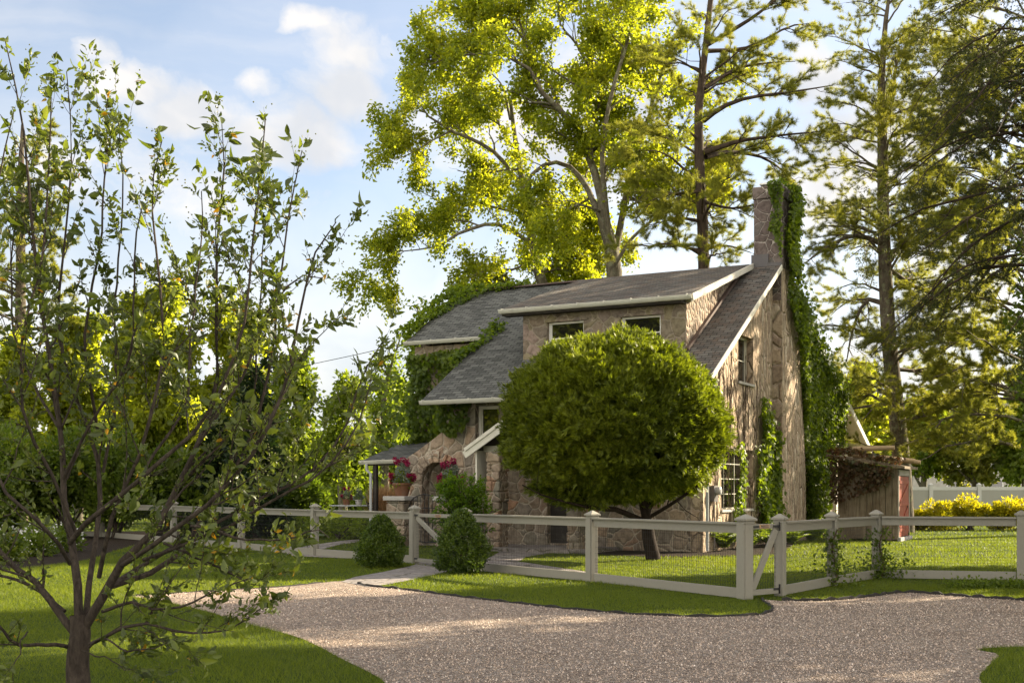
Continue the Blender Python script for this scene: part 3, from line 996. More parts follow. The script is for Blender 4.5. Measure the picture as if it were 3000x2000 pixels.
# ================================================================ ground, drive, paths
def sheet(name, poly, z, mat, kind='structure', sub=0):
    me = bpy.data.meshes.new(name)
    tris = tessellate_polygon([[Vector((x, y, 0)) for x, y in poly]])
    fs = []
    for t in tris:
        a, b, c = (Vector((*poly[i], 0)) for i in t)
        fs.append(t if (b - a).cross(c - a).z > 0 else (t[0], t[2], t[1]))
    me.from_pydata([(x, y, z) for x, y in poly], [], fs)
    me.update()
    o = link_mesh(name, me, mat)
    o['kind'] = kind
    return o
sheet("ground", [(-400, -60), (400, -60), (400, 700), (-400, 700)], 0.0, MAT['lawn'])

def smooth_loop(pts, n=6):
    q = np.array(pts, float); out = []
    m = len(q)
    for i in range(m):
        p0, p1, p2, p3 = q[i - 1], q[i], q[(i + 1) % m], q[(i + 2) % m]
        for t in np.linspace(0, 1, n, endpoint=False):
            out.append(tuple(0.5 * (2 * p1 + (p2 - p0) * t + (2 * p0 - 5 * p1 + 4 * p2 - p3) * t * t + (3 * p1 - p0 - 3 * p2 + p3) * t ** 3)))
    return out
def smooth_line(pts, n=8):
    p, _ = resample(np.c_[np.array(pts, float), np.zeros(len(pts))], np.ones(len(pts)), (len(pts) - 1) * n)
    return [tuple(c[:2]) for c in p]

top_edge = [G(*p) for p in [(383, 1747), (560, 1735), (700, 1727), (860, 1716), (1000, 1702), (1077, 1716), (1175, 1726), (1333, 1747), (1600, 1778), (1715, 1789), (1868, 1801), (2059, 1807), (2200, 1804), (2250, 1795), (2263, 1782), (2240, 1766), (2232, 1757)]]
top_edge2 = [G(*p) for p in [(2290, 1760), (2380, 1761), (2467, 1757), (2569, 1746), (2633, 1738), (2696, 1738), (2792, 1746), (2900, 1753), (3000, 1760), (3120, 1772)]]
low_right = [(11.0, 12.2)] + [G(*p) for p in [(3000, 1895), (2935, 1920), (2893, 1955), (2875, 2000)]] + [(3.6, 8.2), (3.0, 5)]
low_left = [(-.4, 5), (-.85, 8.5)] + [G(*p) for p in [(1128, 2000), (998, 1929), (878, 1869), (736, 1830), (606, 1791), (480, 1762)]]
E1, E2 = smooth_line(top_edge), smooth_line(top_edge2)
E3, E4 = smooth_line(low_right), smooth_line(low_left)
GRAVEL = E1 + E2 + E3 + E4
sheet("gravel_driveway", GRAVEL, 0.006, MAT['gravel'])

# black lawn edging along the drive
def strip(name, line, h, wdt, mat, z0=0.0):
    mb = MB()
    q = [Vector((x, y, 0)) for x, y in line]
    vs, fs = [], []
    for i, p in enumerate(q):
        d = (q[min(i + 1, len(q) - 1)] - q[max(i - 1, 0)]).normalized(); s = Vector((-d.y, d.x, 0)) * wdt / 2
        hh = h * (0.75 + .35 * math.sin(i * 1.7) * math.sin(i * .37 + 1))
        vs += [p + s, p - s, p - s + Vector((0, 0, hh)), p + s + Vector((0, 0, hh))]
    for i in range(len(q) - 1):
        for k in range(4):
            fs.append((i * 4 + k, i * 4 + (k + 1) % 4, i * 4 + 4 + (k + 1) % 4, i * 4 + 4 + k))
    mb.add(vs, fs)
    return mb.build(name, mat)
i_path = 4 * 8
ed = strip("lawn_edging", E1[40:], .045, .03, MAT['edging']); tag(ed, "black edging strip round the grass island below the long fence", "edging")
ed = strip("lawn_edging", E2, .06, .03, MAT['edging']); tag(ed, "black edging strip along the lawn below the right hand fence", "edging")
ed = strip("lawn_edging", E1[:31], .03, .03, MAT['edging']); tag(ed, "black edging strip between gravel and left lawn, ending at the flagstones", "edging")

PATHS = []
def path(pts, z):
    poly = [G(*p) for p in pts]
    PATHS.append(poly)
    return sheet("flagstone_path", poly, z, MAT['flag_stone'])
path([(1000, 1704), (1040, 1690), (1120, 1676), (1190, 1661), (1220, 1654), (1335, 1668), (1290, 1680), (1200, 1700), (1130, 1713), (1077, 1719)], .010)
path([(1213, 1653), (1240, 1643), (1300, 1641), (1420, 1640), (1540, 1648), (1700, 1672), (1880, 1700), (2010, 1716), (1990, 1722), (1840, 1712), (1690, 1700), (1500, 1682), (1335, 1666)], .010)
path([(1420, 1641), (1450, 1625), (1490, 1600), (1660, 1606), (1660, 1618), (1600, 1622), (1540, 1632), (1520, 1646)], .014)
path([(1215, 1652), (1100, 1640), (980, 1634), (850, 1628), (830, 1615), (905, 1598), (1000, 1584), (1060, 1578), (1062, 1585), (985, 1598), (930, 1612), (1000, 1622), (1120, 1628), (1240, 1641)], .010)
# planting beds
BEDS = []
def bed(pts, z=.008):
    poly = [G(*p) for p in pts]; BEDS.append(poly)
    sheet("soil_bed", poly, z, MAT['soil'])
bed([(0, 1668), (120, 1660), (260, 1640), (330, 1615), (420, 1590), (600, 1572), (600, 1556), (0, 1556)])
bed([(1690, 1618), (1800, 1627), (2000, 1632), (2290, 1624), (2330, 1590), (1750, 1580)])

# ================================================================ fences
FP = MAT['fence_paint']
def fence_post(mb_post, mb_cap, x, y, ang, h=1.16, s=.14):
    pass
def make_post(parent, x, y, ang, h=1.14, s=.135, name="post"):
    c, sn = math.cos(ang), math.sin(ang)
    def rot(mb):
        mb.v = [(x + a * c - b * sn, y + a * sn + b * c, z) for a, b, z in mb.v]
        return mb
    p = MB()
    p.box(-s / 2, s / 2, -s / 2, s / 2, 0, h)
    p.box(-s / 2 - .02, s / 2 - .015, -s / 2 - .022, -s / 2 - .001, 0.0, h - .02)   # facing board
    po = rot(p).build(name, FP, parent, bevel=.006)
    k = MB()
    k.box(-s * .60, s * .60, -s * .60, s * .60, h - .03, h + .012)
    k.box(-s * .78, s * .78, -s * .78, s * .78, h + .014, h + .045)
    k.frustum(0, 0, h + .045, h + .105, s * .74, s * .74, s * .12, s * .12)
    rot(k).build("post_cap", FP, po, bevel=.004)
    return po

def make_run(parent, a, b, gap=.09, bottom=True, top_h=1.03, zoff=0.0, wires=True, bh=.15):
    a, b = Vector((*a, zoff)), Vector((*b, zoff))
    d = (b - a); L = d.length; d.normalize(); s = Vector((d.y, -d.x, 0))
    if s.y > 0: s = -s          # towards the viewer
    a2, b2 = a + d * gap, b - d * gap
    Zt = Vector((0, 0, top_h))
    r = MB()
    r.bar(a2 + Zt + s * .02, b2 + Zt + s * .02, .035, .13)
    r.bar(a2 + Zt + s * .035 + Vector((0, 0, .08)), b2 + Zt + s * .035 + Vector((0, 0, .08)), .10, .032)
    # slim uprights against the posts
    r.build("top_rail", FP, parent, bevel=.004)
    if bottom:
        q = MB()
        q.bar(a2 + Vector((0, 0, bh / 2 + .01)) + s * .02, b2 + Vector((0, 0, bh / 2 + .01)) + s * .02, .04, bh)
        q.build("bottom_board", FP, parent, bevel=.004)
    if wires:
        wm = MB()
        n = int(L / .055)
        for i in range(1, n):
            p = a + d * (L * i / n)
            wm.bar(p + Vector((0, 0, .05)), p + Vector((0, 0, top_h)), .0028, .0028, up=(d.x, d.y, 0))
        z = .08
        while z < top_h:
            wm.bar(a2 + Vector((0, 0, z)), b2 + Vector((0, 0, z)), .0028, .0028)
            z += .055 if z < .4 else .10
        wm.build("wire_mesh", MAT['iron_black'], parent, fix=False)

PA = (3.43, 17.6); PB = (1.40, 20.9); PC = (-.95, 24.3); PD = (-2.12, 26.1)
PE = (-4.79, 29.2); PF = (-7.30, 32.4); PG_ = (-10.2, 36.2); PH = (-14.0, 41.0)
FR0 = (4.04, 18.1); FR1 = (5.36, 20.1); FR2 = (6.62, 21.8); FR3 = (9.0, 21.2); FR4 = (12.2, 20.5)
def ang(a, b): return math.atan2(b[1] - a[1], b[0] - a[0])
aM = ang(PC, PA)

f1 = empty("picket_free_fence", (*PB, 0), 0, "pale grey board fence with wire mesh in front of the clipped round evergreen", "fence", "wire mesh garden fences")
f1.name = "garden_fence"
def sub_parent(o, loc):   # children are built in world coordinates
    for ch in o.children:
        ch.location = (-loc[0], -loc[1], 0)
for p, s in ((PA, .155), (PB, .135), (PC, .135)): make_post(f1, *p, aM, s=s)
make_run(f1, PB, PA); make_run(f1, PC, PB)
sub_parent(f1, PB)
f2 = empty("garden_fence", (*PE, 0), 0, "pale grey wire mesh fence behind the fruit tree, ending at the flagstone gate", "fence", "wire mesh garden fences")
aL = ang(PH, PD)
for p in (PD, PE, PF, PG_, PH): make_post(f2, *p, aL, h=1.17)
for a, b in ((PE, PD), (PF, PE), (PG_, PF), (PH, PG_)): make_run(f2, a, b, bh=.17)
make_run(f2, (-19.0, 45.5), PH)
sub_parent(f2, PE)
f3 = empty("garden_fence", (*FR2, 0), 0, "weathered board fence with vines on two posts in front of the shed", "fence", "wire mesh garden fences")
for p, a, b in ((FR0, FR0, FR1), (FR1, FR0, FR1), (FR2, FR1, FR2), (FR3, FR2, FR3), (FR4, FR3, FR4)): make_post(f3, *p, ang(a, b), s=.13)
make_run(f3, FR0, FR1); make_run(f3, FR1, FR2); make_run(f3, FR2, FR3); make_run(f3, FR3, FR4)
sub_parent(f3, FR2)

def make_gate(a, b, brace_up_at_a, label):
    g = empty("garden_gate", (*a, 0), 0, label, "gate", "diagonally braced garden gates")
    A, B = Vector((*a, 0)), Vector((*b, 0)); d = (B - A); L = d.length; d.normalize(); s = Vector((d.y, -d.x, 0))
    if s.y > 0: s = -s
    a2, b2 = A + d * .085, B - d * .085
    z1, z0 = 1.06, .09
    r = MB(); r.bar(a2 + Vector((0, 0, z1)), b2 + Vector((0, 0, z1)), .045, .075); r.build("top_rail", FP, g, bevel=.004)
    r = MB(); r.bar(a2 + Vector((0, 0, z0)), b2 + Vector((0, 0, z0)), .09, .075); r.build("bottom_rail", FP, g, bevel=.004)
    u, v = (a2, b2) if brace_up_at_a else (b2, a2)
    r = MB(); r.bar(u + Vector((0, 0, z1 - .05)) + d * (.03 if brace_up_at_a else -.03) + s * .012, v + Vector((0, 0, z0 + .05)) + s * .012 - d * (.05 if brace_up_at_a else -.05), .035, .11, up=d); r.build("diagonal_brace", FP, g, bevel=.004)
    wm = MB(); n = int(L / .055)
    for i in range(1, n):
        p = A + d * (L * i / n); wm.bar(p + Vector((0, 0, .1)), p + Vector((0, 0, z1)), .0028, .0028, up=(d.x, d.y, 0))
    z = .16
    while z < z1:
        wm.bar(a2 + Vector((0, 0, z)), b2 + Vector((0, 0, z)), .0028, .0028); z += .07
    wm.build("wire_mesh", MAT['iron_black'], g, fix=False)
    hh, ll = (u, v)
    for zz in (z1, z0 + .03):
        h = MB(); q = hh + s * .045
        h.bar(q + Vector((0, 0, zz)) - d * .10 * (1 if hh is a2 else -1), q + Vector((0, 0, zz)) + d * .12 * (1 if hh is a2 else -1), .012, .035)
        h.bar(q + Vector((0, 0, zz - .07)) - d * .03 * (1 if hh is a2 else -1), q + Vector((0, 0, zz + .07)) - d * .03 * (1 if hh is a2 else -1), .016, .03, up=(d.x, d.y, 0))
        h.build("hinge", MAT['iron_black'], g)
    h = MB(); q = ll + s * .05
    sg = -1 if ll is b2 else 1
    h.bar(q + Vector((0, 0, z1)) + d * .14 * sg, q + Vector((0, 0, z1)) - d * .12 * sg, .02, .03)
    h.bar(q + Vector((0, 0, z1 - .03)) - d * .08 * sg, q + Vector((0, 0, z1 + .05)) - d * .08 * sg, .03, .10, up=(d.x, d.y, 0))
    h.build("latch", MAT['iron_black'], g)
    m = (A + B) / 2 + s * .028 + Vector((0, 0, z1))
    pq = MB(); pq.bar(m - d * .11, m + d * .11, .012, .055); po = pq.build("plaque", MAT['plaque'], g)
    pq = MB(); pq.bar(m - d * .09 + s * .008 + Vector((0, 0, .012)), m + d * .09 + s * .008 + Vector((0, 0, .012)), .006, .016); pq.bar(m - d * .09 + s * .008 - Vector((0, 0, .012)), m + d * .09 + s * .008 - Vector((0, 0, .012)), .006, .012); pq.build("plaque_panel", MAT['plaque_dark'], po)
    for ch in g.children: ch.location = (-a[0], -a[1], 0)
    return g
make_gate(PD, PC, True, "wide braced gate at the flagstone path between two clipped cone shrubs")
make_gate(PA, FR0, False, "narrow braced gate at the corner where both fences meet the gravel")

# fence far off by the patio, in the sun
f4 = empty("garden_fence", (-8.5, 44, 0), 0, "sunlit tan fence section with wire beyond the long grey fence", "fence")
make_post(f4, -7.45, 44, 0, h=1.52, s=.16)
make_run(f4, (-10.6, 45), (-7.45, 44), top_h=1.36, bottom=False)
sub_parent(f4, (-8.5, 44))

# ================================================================ pots on piers, iron gate by the arch
def pier(x, y, label):
    o = empty("stone_pier", (x, y, 0), HANG, label, "pier", "rough stone piers by the arch")
    mb = MB(); stone_pier(mb, -.30, .30, -.26, .26, 0, 1.30); mb.build("shaft", MAT['field_stone'], o, bevel=.03)
    mb = MB(); mb.box(-.37, .37, -.33, .33, 1.305, 1.43); mb.build("cap_stone", MAT['concrete'], o, bevel=.02)
    return o
def ball_leaves(rng, n, c, r, size, aspect=.5, rich=False, squash=(1, 1, 1), shell=.6):
    p = unit(rng.normal(size=(n, 3))); q = p * rng.uniform(shell, 1, (n, 1)) * r * np.array(squash)
    d = unit(p + rng.normal(size=(n, 3)) * .6)
    return leaf_arrays(rng, q + np.array(c), d, rng.uniform(.7, 1.2, n) * size, aspect, .2, None, .2, rich)
def flower_pot(x, y, z, label, scale=1.0, seed=1, mat='terracotta', bloom='petal'):
    rng = np.random.default_rng(seed)
    o = empty("flower_pot", (x, y, z), 0, label, "flower pot")
    mb = MB(); mb.lathe((0, 0, 0), [(.17 * scale, 0), (.20 * scale, .10 * scale), (.25 * scale, .30 * scale), (.28 * scale, .31 * scale), (.28 * scale, .37 * scale), (.24 * scale, .37 * scale), (.22 * scale, .33 * scale)], 20)
    mb.build("pot", MAT[mat], o, smooth=False)
    vs, fs, b = [], [], 0
    for c, r, n in (((0, 0, .50 * scale), .28 * scale, 500), ((.05 * scale, 0, .75 * scale), .17 * scale, 260)):
        V, F = ball_leaves(rng, n, c, r, .09 * scale, .4); vs.append(V); fs.append(F + b); b += len(V)
    np_mesh("foliage", np.vstack(vs), np.vstack(fs), MAT['silver_leaf'], o)
    V, F = ball_leaves(rng, 250, (0, 0, .45 * scale), .30 * scale, .1 * scale, .45); np_mesh("green_foliage", V, F, MAT['mid_leaf'], o)
    vs, fs, b = [], [], 0
    pts = [(rng.uniform(-.2, .2) * scale, rng.uniform(-.12, .12) * scale, rng.uniform(.86, 1.06) * scale) for _ in range(5)]
    pts += [(sx * rng.uniform(.18, .34) * scale, rng.uniform(-.15, .1) * scale, rng.uniform(.40, .62) * scale) for sx in (-1, 1) for _ in range(6)]
    for c in pts:
        V, F = ball_leaves(rng, 60, c, .075 * scale, .055 * scale, .9, shell=.3); vs.append(V); fs.append(F + b); b += len(V)
    np_mesh("blossoms", np.vstack(vs), np.vstack(fs), MAT[bloom], o)
    return o
p1 = P(1172, 1452, 34.0); pier(p1[0], 34.0, "rough stone pier left of the iron gate, carrying a flower pot")
flower_pot(p1[0] + .05, 34.0, 1.43, "terracotta pot of crimson flowers on the left stone pier", 1.0, 1)
p2 = P(1318, 1452, 33.2); pier(p2[0], 33.2, "rough stone pier inside the arch, mostly hidden by the bright bush")
flower_pot(p2[0], 33.2, 1.43, "terracotta pot of magenta flowers behind the bright green bush", .95, 2)

gx, gy = (p1[0] + p2[0]) / 2, 33.6
ig = empty("iron_gate", (gx, gy, 0), math.atan2(33.2 - 34.0, p2[0] - p1[0]), "black wrought iron garden gate with arched top between stone piers", "gate")
mb = MB(); W = .5
for i in range(9):
    xx = -W + 2 * W * i / 8; zz = 1.15 + .33 * math.sqrt(max(0, 1 - (xx / W) ** 2))
    mb.tube([(xx, 0, .12), (xx, 0, zz)], .011, 6)
mb.build("bars", MAT['iron_black'], ig)
mb = MB(); mb.tube([(-W, 0, 1.15)] + [(-W * math.cos(a), 0, 1.15 + .33 * math.sin(a)) for a in np.linspace(0, math.pi, 13)] + [(W, 0, 1.15)], .016, 6)
for zz in (.15, .7, 1.1): mb.tube([(-W, 0, zz), (W, 0, zz)], .013, 6)
mb.tube([(-W, 0, .1), (-W, 0, 1.2)], .018, 6); mb.tube([(W, 0, .1), (W, 0, 1.2)], .018, 6)
mb.build("frame", MAT['iron_black'], ig)

# ================================================================ patio furniture beyond the fence
tb = empty("patio_table", (P(1030, 1480, 40)[0], 40, 0), 0, "grey round patio table holding two small plant pots", "table")
mb = MB(); mb.lathe((0, 0, 1.06), [(.70, 0), (.72, .015), (.72, .03), (.69, .04)], 28); mb.build("table_top", MAT['post_grey'], tb)
for k in range(3):
    a = 2.1 * k + .4
    mb = MB(); mb.tube([(.1 * math.cos(a), .1 * math.sin(a), 1.06), (.18 * math.cos(a), .18 * math.sin(a), .6), (.45 * math.cos(a), .45 * math.sin(a), 0)], .02, 6); mb.build("leg", MAT['iron_black'], tb)
tx = P(1030, 1480, 40)[0]
flower_pot(tx - .15, 39.9, 1.10, "small pot of pink flowers on the patio table", .55, 5)
flower_pot(tx + .25, 39.9, 1.10, "small square looking pale pot of greenery on the patio table", .5, 6, 'concrete', 'silver_leaf')
ch = empty("patio_chair", (P(1112, 1480, 38)[0], 38, 0), R(60), "dark slatted folding chair behind the patio post", "chair")
mb = MB()
for k in range(6): mb.bar((-.22, .22 + .02 * k, .78 + .08 * k), (.22, .22 + .02 * k, .78 + .08 * k), .02, .045)
mb.build("backrest", MAT['dark_timber'], ch)
mb = MB()
for k in range(6): mb.bar((-.22, -.2 + .075 * k, .62), (.22, -.2 + .075 * k, .62), .05, .02)
mb.build("seat", MAT['dark_timber'], ch)
for sx in (-.22, .22):
    for q in (((sx, -.22, 0), (sx, .36, 1.25)), ((sx, .3, 0), (sx, -.2, .6))):
        mb = MB(); mb.bar(*q, .02, .03); mb.build("leg", MAT['dark_timber'], ch)

# ================================================================ garden shed against the rear of the house
def SW(x, y): return HW(x, y)
shed = empty("garden_shed", (HX, HY, 0), HANG, "weathered plank lean-to shed with an orange red door under a sloping roof", "shed")
mb = MB(); rng = np.random.default_rng(21)
x = .95
def shh(x): return 2.58 - .17 * (x - .95)
while x < 2.80:
    wd = rng.uniform(.17, .24); x1 = min(x + wd, 2.82)
    g = .018 if rng.random() < .5 else .004
    dy = rng.uniform(-.012, .012)
    z0 = rng.uniform(.02, .09)
    mb.add([(x, 9.50 + dy, z0), (x1 - g, 9.50 + dy, z0), (x1 - g, 9.525 + dy, z0), (x, 9.525 + dy, z0), (x, 9.50 + dy, shh(x)), (x1 - g, 9.50 + dy, shh(x1)), (x1 - g, 9.525 + dy, shh(x1)), (x, 9.525 + dy, shh(x))],
           [(0, 3, 2, 1), (4, 5, 6, 7), (0, 1, 5, 4), (1, 2, 6, 5), (2, 3, 7, 6), (3, 0, 4, 7)])
    x = x1
mb.build("plank_wall", MAT['plank_wood'], shed)
mb = MB(); mb.box(2.79, 2.83, 11.28, 11.40, 0, 2.25); mb.box(2.79, 2.83, 9.53, 9.62, 0, 2.2); mb.box(2.79, 2.83, 9.53, 11.4, 2.05, 2.24)
mb.box(.9, 2.8, 11.36, 11.4, 0, 2.3)
mb.build("door_frame", MAT['fence_paint'], shed)
mb = MB()
for k in range(7):
    a = 9.66 + k * .228
    mb.box(2.80, 2.822, a, a + .218, .14, 2.03)
sd = mb.build("door", MAT['red_door'], shed)
mb = MB()
for zz in (.35, 1.15, 1.85): mb.box(2.823, 2.845, 9.68, 11.2, zz - .05, zz + .05)
mb.bar((2.834, 9.72, 1.2), (2.834, 11.15, 1.8), .022, .09, up=(0, 0, 1)); mb.bar((2.834, 9.72, .4), (2.834, 11.15, 1.1), .022, .09, up=(0, 0, 1))
mb.build("door_brace", MAT['red_door'], sd)
mb = MB(); mb.bar((2.84, 10.95, 1.0), (2.84, 10.95, 1.14), .02, .03, up=(0, 1, 0)); mb.build("door_handle", MAT['iron_black'], sd)
mb = MB(); mb.box(2.80, 2.90, 9.5, 11.5, .0, .12); mb.build("threshold", MAT['concrete'], shed)
mb = MB()
rp = [(.62, 9.30), (3.05, 9.30), (3.05, 11.6), (.62, 11.6)]
mb.add([(x, y, shh(x) + .12) for x, y in rp] + [(x, y, shh(x) + .04) for x, y in rp], [(0, 1, 2, 3), (7, 6, 5, 4)] + [(i, i + 4, (i + 1) % 4 + 4, (i + 1) % 4) for i in range(4)])
mb.build("roof", MAT['plank_wood'], shed)
for k, (dx, dy, dz, ln_) in enumerate(((1.25, 10.3, .20, 1.5), (1.0, 10.7, .22, 2.1), (1.5, 11.1, .20, 1.7), (1.2, 10.5, .40, 1.3))):
    a = HW(dx, dy, shh(dx) + dz); b = HW(dx + ln_, dy + .1, shh(dx + ln_) + dz + (.10 if k != 3 else .25))
    mb = MB(); mb.tube([a, (a + b) / 2, b], [.085, .08, .07], 9)
    o = mb.build("log", MAT['log_wood']); 
    tag(o, ["short pale log at the front of the pile on the shed roof", "longest log lying across the shed roof", "log at the back of the pile on the shed roof", "log resting on top of the others on the shed roof"][k], "log", "logs stacked on the shed roof")

# ================================================================ far fence, far house
vf = empty("vinyl_fence", (17, 57, 0), 0, "long solid cream privacy fence with white posts beyond the far lawn", "fence")
x = 8.0
k = 0
mbp, mbr = MB(), MB()
while x < 46:
    y = 57 + (x - 17) * .10
    mb = MB(); mb.box(x - .09, x + .09, y - .09, y + .09, 0, 1.85); mb.frustum(x, y, 1.85, 1.95, .11, .11, .02, .02)
    o = mb.build("post", MAT['vinyl_white'], vf); o.location = (-17, -57, 0)
    n = 12
    for i in range(n):
        xa = x + .09 + i * (2.4 - .18) / n
        mbp.box(xa + .004, xa + (2.4 - .18) / n - .004, y - .02 + i * .02, y + .02 + i * .02, .12, 1.62)
    mbr.bar((x + .09, y - .01, 1.68), (x + 2.31, y + .23, 1.68), .06, .16); mbr.bar((x + .09, y - .01, .09), (x + 2.31, y + .23, .09), .06, .14)
    x += 2.4
o = mbp.build("panel", MAT['vinyl_fence'], vf); o.location = (-17, -57, 0)
o = mbr.build("rail", MAT['vinyl_white'], vf); o.location = (-17, -57, 0)

fh = empty("distant_house", (38, 92, 0), R(-8), "pale house with dark roof glimpsed behind the right hand pines", "house")
mb = MB(); mb.slab([(-7, 0), (7, 0), (7, 5), (0, 8.6), (-7, 5)], [], lambda a, b, d: (a, d, b), 9); mb.build("wall", MAT['stucco_far'], fh)
mb = MB()
for s in (-1, 1): mb.bar((s * 7.5, 4.5, 4.78), (0, 4.5, 8.72), 9.6, .2, up=(s * .5, 0, 1))
mb.build("roof", MAT['roof_far'], fh)
for xx in (-4.5, -1.3, 2.0, 4.6):
    for zz in (1.0, 3.4):
        mb = MB(); mb.box(xx, xx + 1.0, -.05, -.005, zz, zz + 1.4); wq = mb.build("window", MAT['white_trim'], fh)
        mb = MB(); mb.box(xx + .1, xx + .9, -.07, -.052, zz + .1, zz + 1.3); mb.build("pane", MAT['window_glass'], wq)

# overhead service wire to the house
mb = MB(); a = np.array([-30, 70, 6.6]); b = HW(-11.2, 3.2, 6.35)
mb.tube([a * (1 - t) + b * t + np.array([0, 0, -2.0 * t * (1 - t)]) for t in np.linspace(0, 1, 14)], .012, 5)
o = mb.build("utility_wire", MAT['iron_black']); tag(o, "thin black overhead wire running to the left eave of the house", "wire")
# ================================================================ trees
def limbs_from(list_, Z, K=9):
    """hand-laid limbs: [( [(px,py,dz)...], r0, r1 )] at depth Z"""
    Ps, Rs = [], []
    for pts, r0, r1 in list_:
        p = [P(a, b, Z + c) for a, b, c in pts]
        q, r = resample(p, np.linspace(r0, r1, len(p)), K)
        Ps.append(q); Rs.append(r)
    return np.array(Ps), np.array(Rs)

def plant(name, x, y, label, cat, group=None):
    return empty(name, (x, y, 0), 0, label, cat, group)

def to_local(o, *arrs):
    L = np.array(o.location)
    return [a - L for a in arrs]

def fol(name, parent, V, F, mat):
    return np_mesh(name, V - np.array(parent.location), F, mat, parent)

def tubes_local(name, parent, sets, mat):
    L = np.array(parent.location)
    return tube_mesh(name, [(p - L, r, n) for p, r, n in sets if len(p)], mat, parent)

def dec_tree(name, label, base, limbs, trunk, rng, leaf, bark, lsize, dens, l2=(2.0, 4.5), l3=(.8, 2.0), l4=(.3, .8), n2=.9, n3=1.3, n4=2.2, spread=.12, droop=-.1, up=.25, group=None, curl=.1, sides=7, grow_top=.2):
    o = plant(name, base[0], base[1], label, "tree", group)
    PL, RL = limbs
    P2, R2 = children(rng, PL, RL, n2, l2, (25, 70), up, grow_top, 1, 6, .55, .25, .45, .22, droop)
    P3, R3 = children(rng, np.concatenate([P2]), R2, n3, l3, (25, 70), .15, .15, 1, 5, .55, .3, .4, .25, droop)
    P3b, R3b = children(rng, PL, RL, n3 * .5, l3, (30, 80), .1, .45, 1, 5, .35, .3, .2, .25, droop, rmax=.03)
    P3 = np.concatenate([P3, P3b]); R3 = np.concatenate([R3, R3b])
    P4, R4 = children(rng, P3, R3, n4, l4, (25, 75), .1, .15, 1, 4, .6, .4, .3, .25, droop * 1.5)
    sets = [(PL, RL, sides), (P2, R2, 5), (P3, R3, 3)]
    if trunk is not None: sets.insert(0, (*trunk, 10))
    tubes_local("trunk", o, sets, MAT[bark])
    a, ta = pts_on(rng, P4, R4, dens, .2, spread)
    b, tb_ = pts_on(rng, P3, R3, dens * .35, .35, spread)
    pos = np.vstack([a, b]); t = np.vstack([ta, tb_])
    d = t + rng.normal(size=t.shape) * .8; d[:, 2] -= .25
    V, F = leaf_arrays(rng, pos, d, rng.uniform(.65, 1.25, len(pos)) * lsize, .62, .18, None, curl)
    fol("crown", o, V, F, MAT[leaf])
    return o

# ---- the two big maples behind the house
rng = np.random.default_rng(11)
ZM = 52
mt_trunk = limbs_from([([(1802, 1560, 0), (1800, 815, 0), (1790, 720, 0), (1766, 640, 0)], .40, .26)], ZM, 12)
ml = [
 ([(1770, 660, 0), (1738, 591, .5), (1706, 527, 1), (1648, 477, 1), (1578, 492, .5), (1535, 550, 0), (1515, 610, -.5)], .22, .05),
 ([(1770, 650, 0), (1754, 543, .3), (1731, 480, .4), (1712, 425, .3), (1696, 379, 0), (1658, 335, -.4), (1610, 303, -.6), (1588, 271, -1), (1562, 217, -1.3), (1524, 179, -1.5), (1483, 164, -1.7), (1419, 159, -2), (1333, 163, -2.2), (1260, 190, -2.3)], .27, .03),
 ([(1588, 271, -1), (1562, 200, -.5), (1546, 143, 0), (1515, 89, .5), (1467, 80, 1), (1400, 85, 1.3), (1330, 110, 1.5)], .13, .02),
 ([(1546, 143, 0), (1520, 60, .2), (1480, 0, .4), (1430, -60, .5)], .09, .02),
 ([(1720, 440, .2), (1744, 376, .6), (1728, 287, 1), (1725, 198, 1.2), (1738, 160, 1.3), (1770, 130, 1.5), (1810, 50, 1.8), (1830, -60, 2)], .16, .04),
 ([(1725, 198, 1.2), (1700, 150, .8), (1683, 121, .4), (1642, 73, 0), (1636, 16, -.3), (1600, -60, -.5)], .10, .03),
 ([(1728, 310, 1), (1700, 260, 1.5), (1640, 220, 2), (1600, 190, 2.3), (1560, 120, 2.6)], .10, .02),
 ([(1800, 790, .5), (1808, 696, .8), (1821, 647, 1), (1839, 536, 1.2), (1857, 446, 1.2), (1885, 390, 1), (1905, 340, .8), (1900, 286, .5), (1937, 237, .3), (1960, 150, 0), (2000, 60, -.3)], .24, .04),
 ([(1905, 335, .8), (1950, 320, 1.2), (2020, 290, 1.6), (2100, 230, 2), (2190, 190, 2.3)], .09, .02),
 ([(1790, 740, 0), (1770, 560, -1), (1765, 430, -1.5), (1790, 280, -2), (1830, 150, -2.2), (1860, 40, -2.4), (1870, -60, -2.5)], .2, .04),
 ([(1830, 560, 1), (1870, 590, 0), (1930, 560, -.6), (2000, 500, -1), (2050, 430, -1.4)], .10, .02),
 ([(1800, 780, -.5), (1850, 700, -1.2), (1930, 630, -1.7), (2010, 570, -2), (2080, 540, -2.3)], .12, .03),
 ([(1760, 620, 0), (1690, 600, -1), (1640, 640, -1.6), (1600, 700, -2)], .08, .02),
]
LM = limbs_from([(a, b * .72, c * .8) for a, b, c in ml], ZM, 12)
x0, y0, _ = P(1802, 1535, ZM)
dec_tree("maple_tree", "tall maple with yellow green leaves and forking grey trunk rising behind the roof ridge", (x0, y0), LM, mt_trunk, rng, 'maple_leaf', 'maple_bark', .18, 105, l2=(1.8, 4.2), n2=1.45, n3=2.2, n4=3.2, spread=.17, group="tall trees behind the house")
ZM2 = 55
rng = np.random.default_rng(12)
mt2 = limbs_from([([(1600, 1540, 0), (1591, 827, 0), (1572, 783, 0), (1556, 687, 0), (1543, 607, 0), (1524, 496, 0), (1508, 400, 0), (1495, 290, 0)], .30, .08)], ZM2, 14)
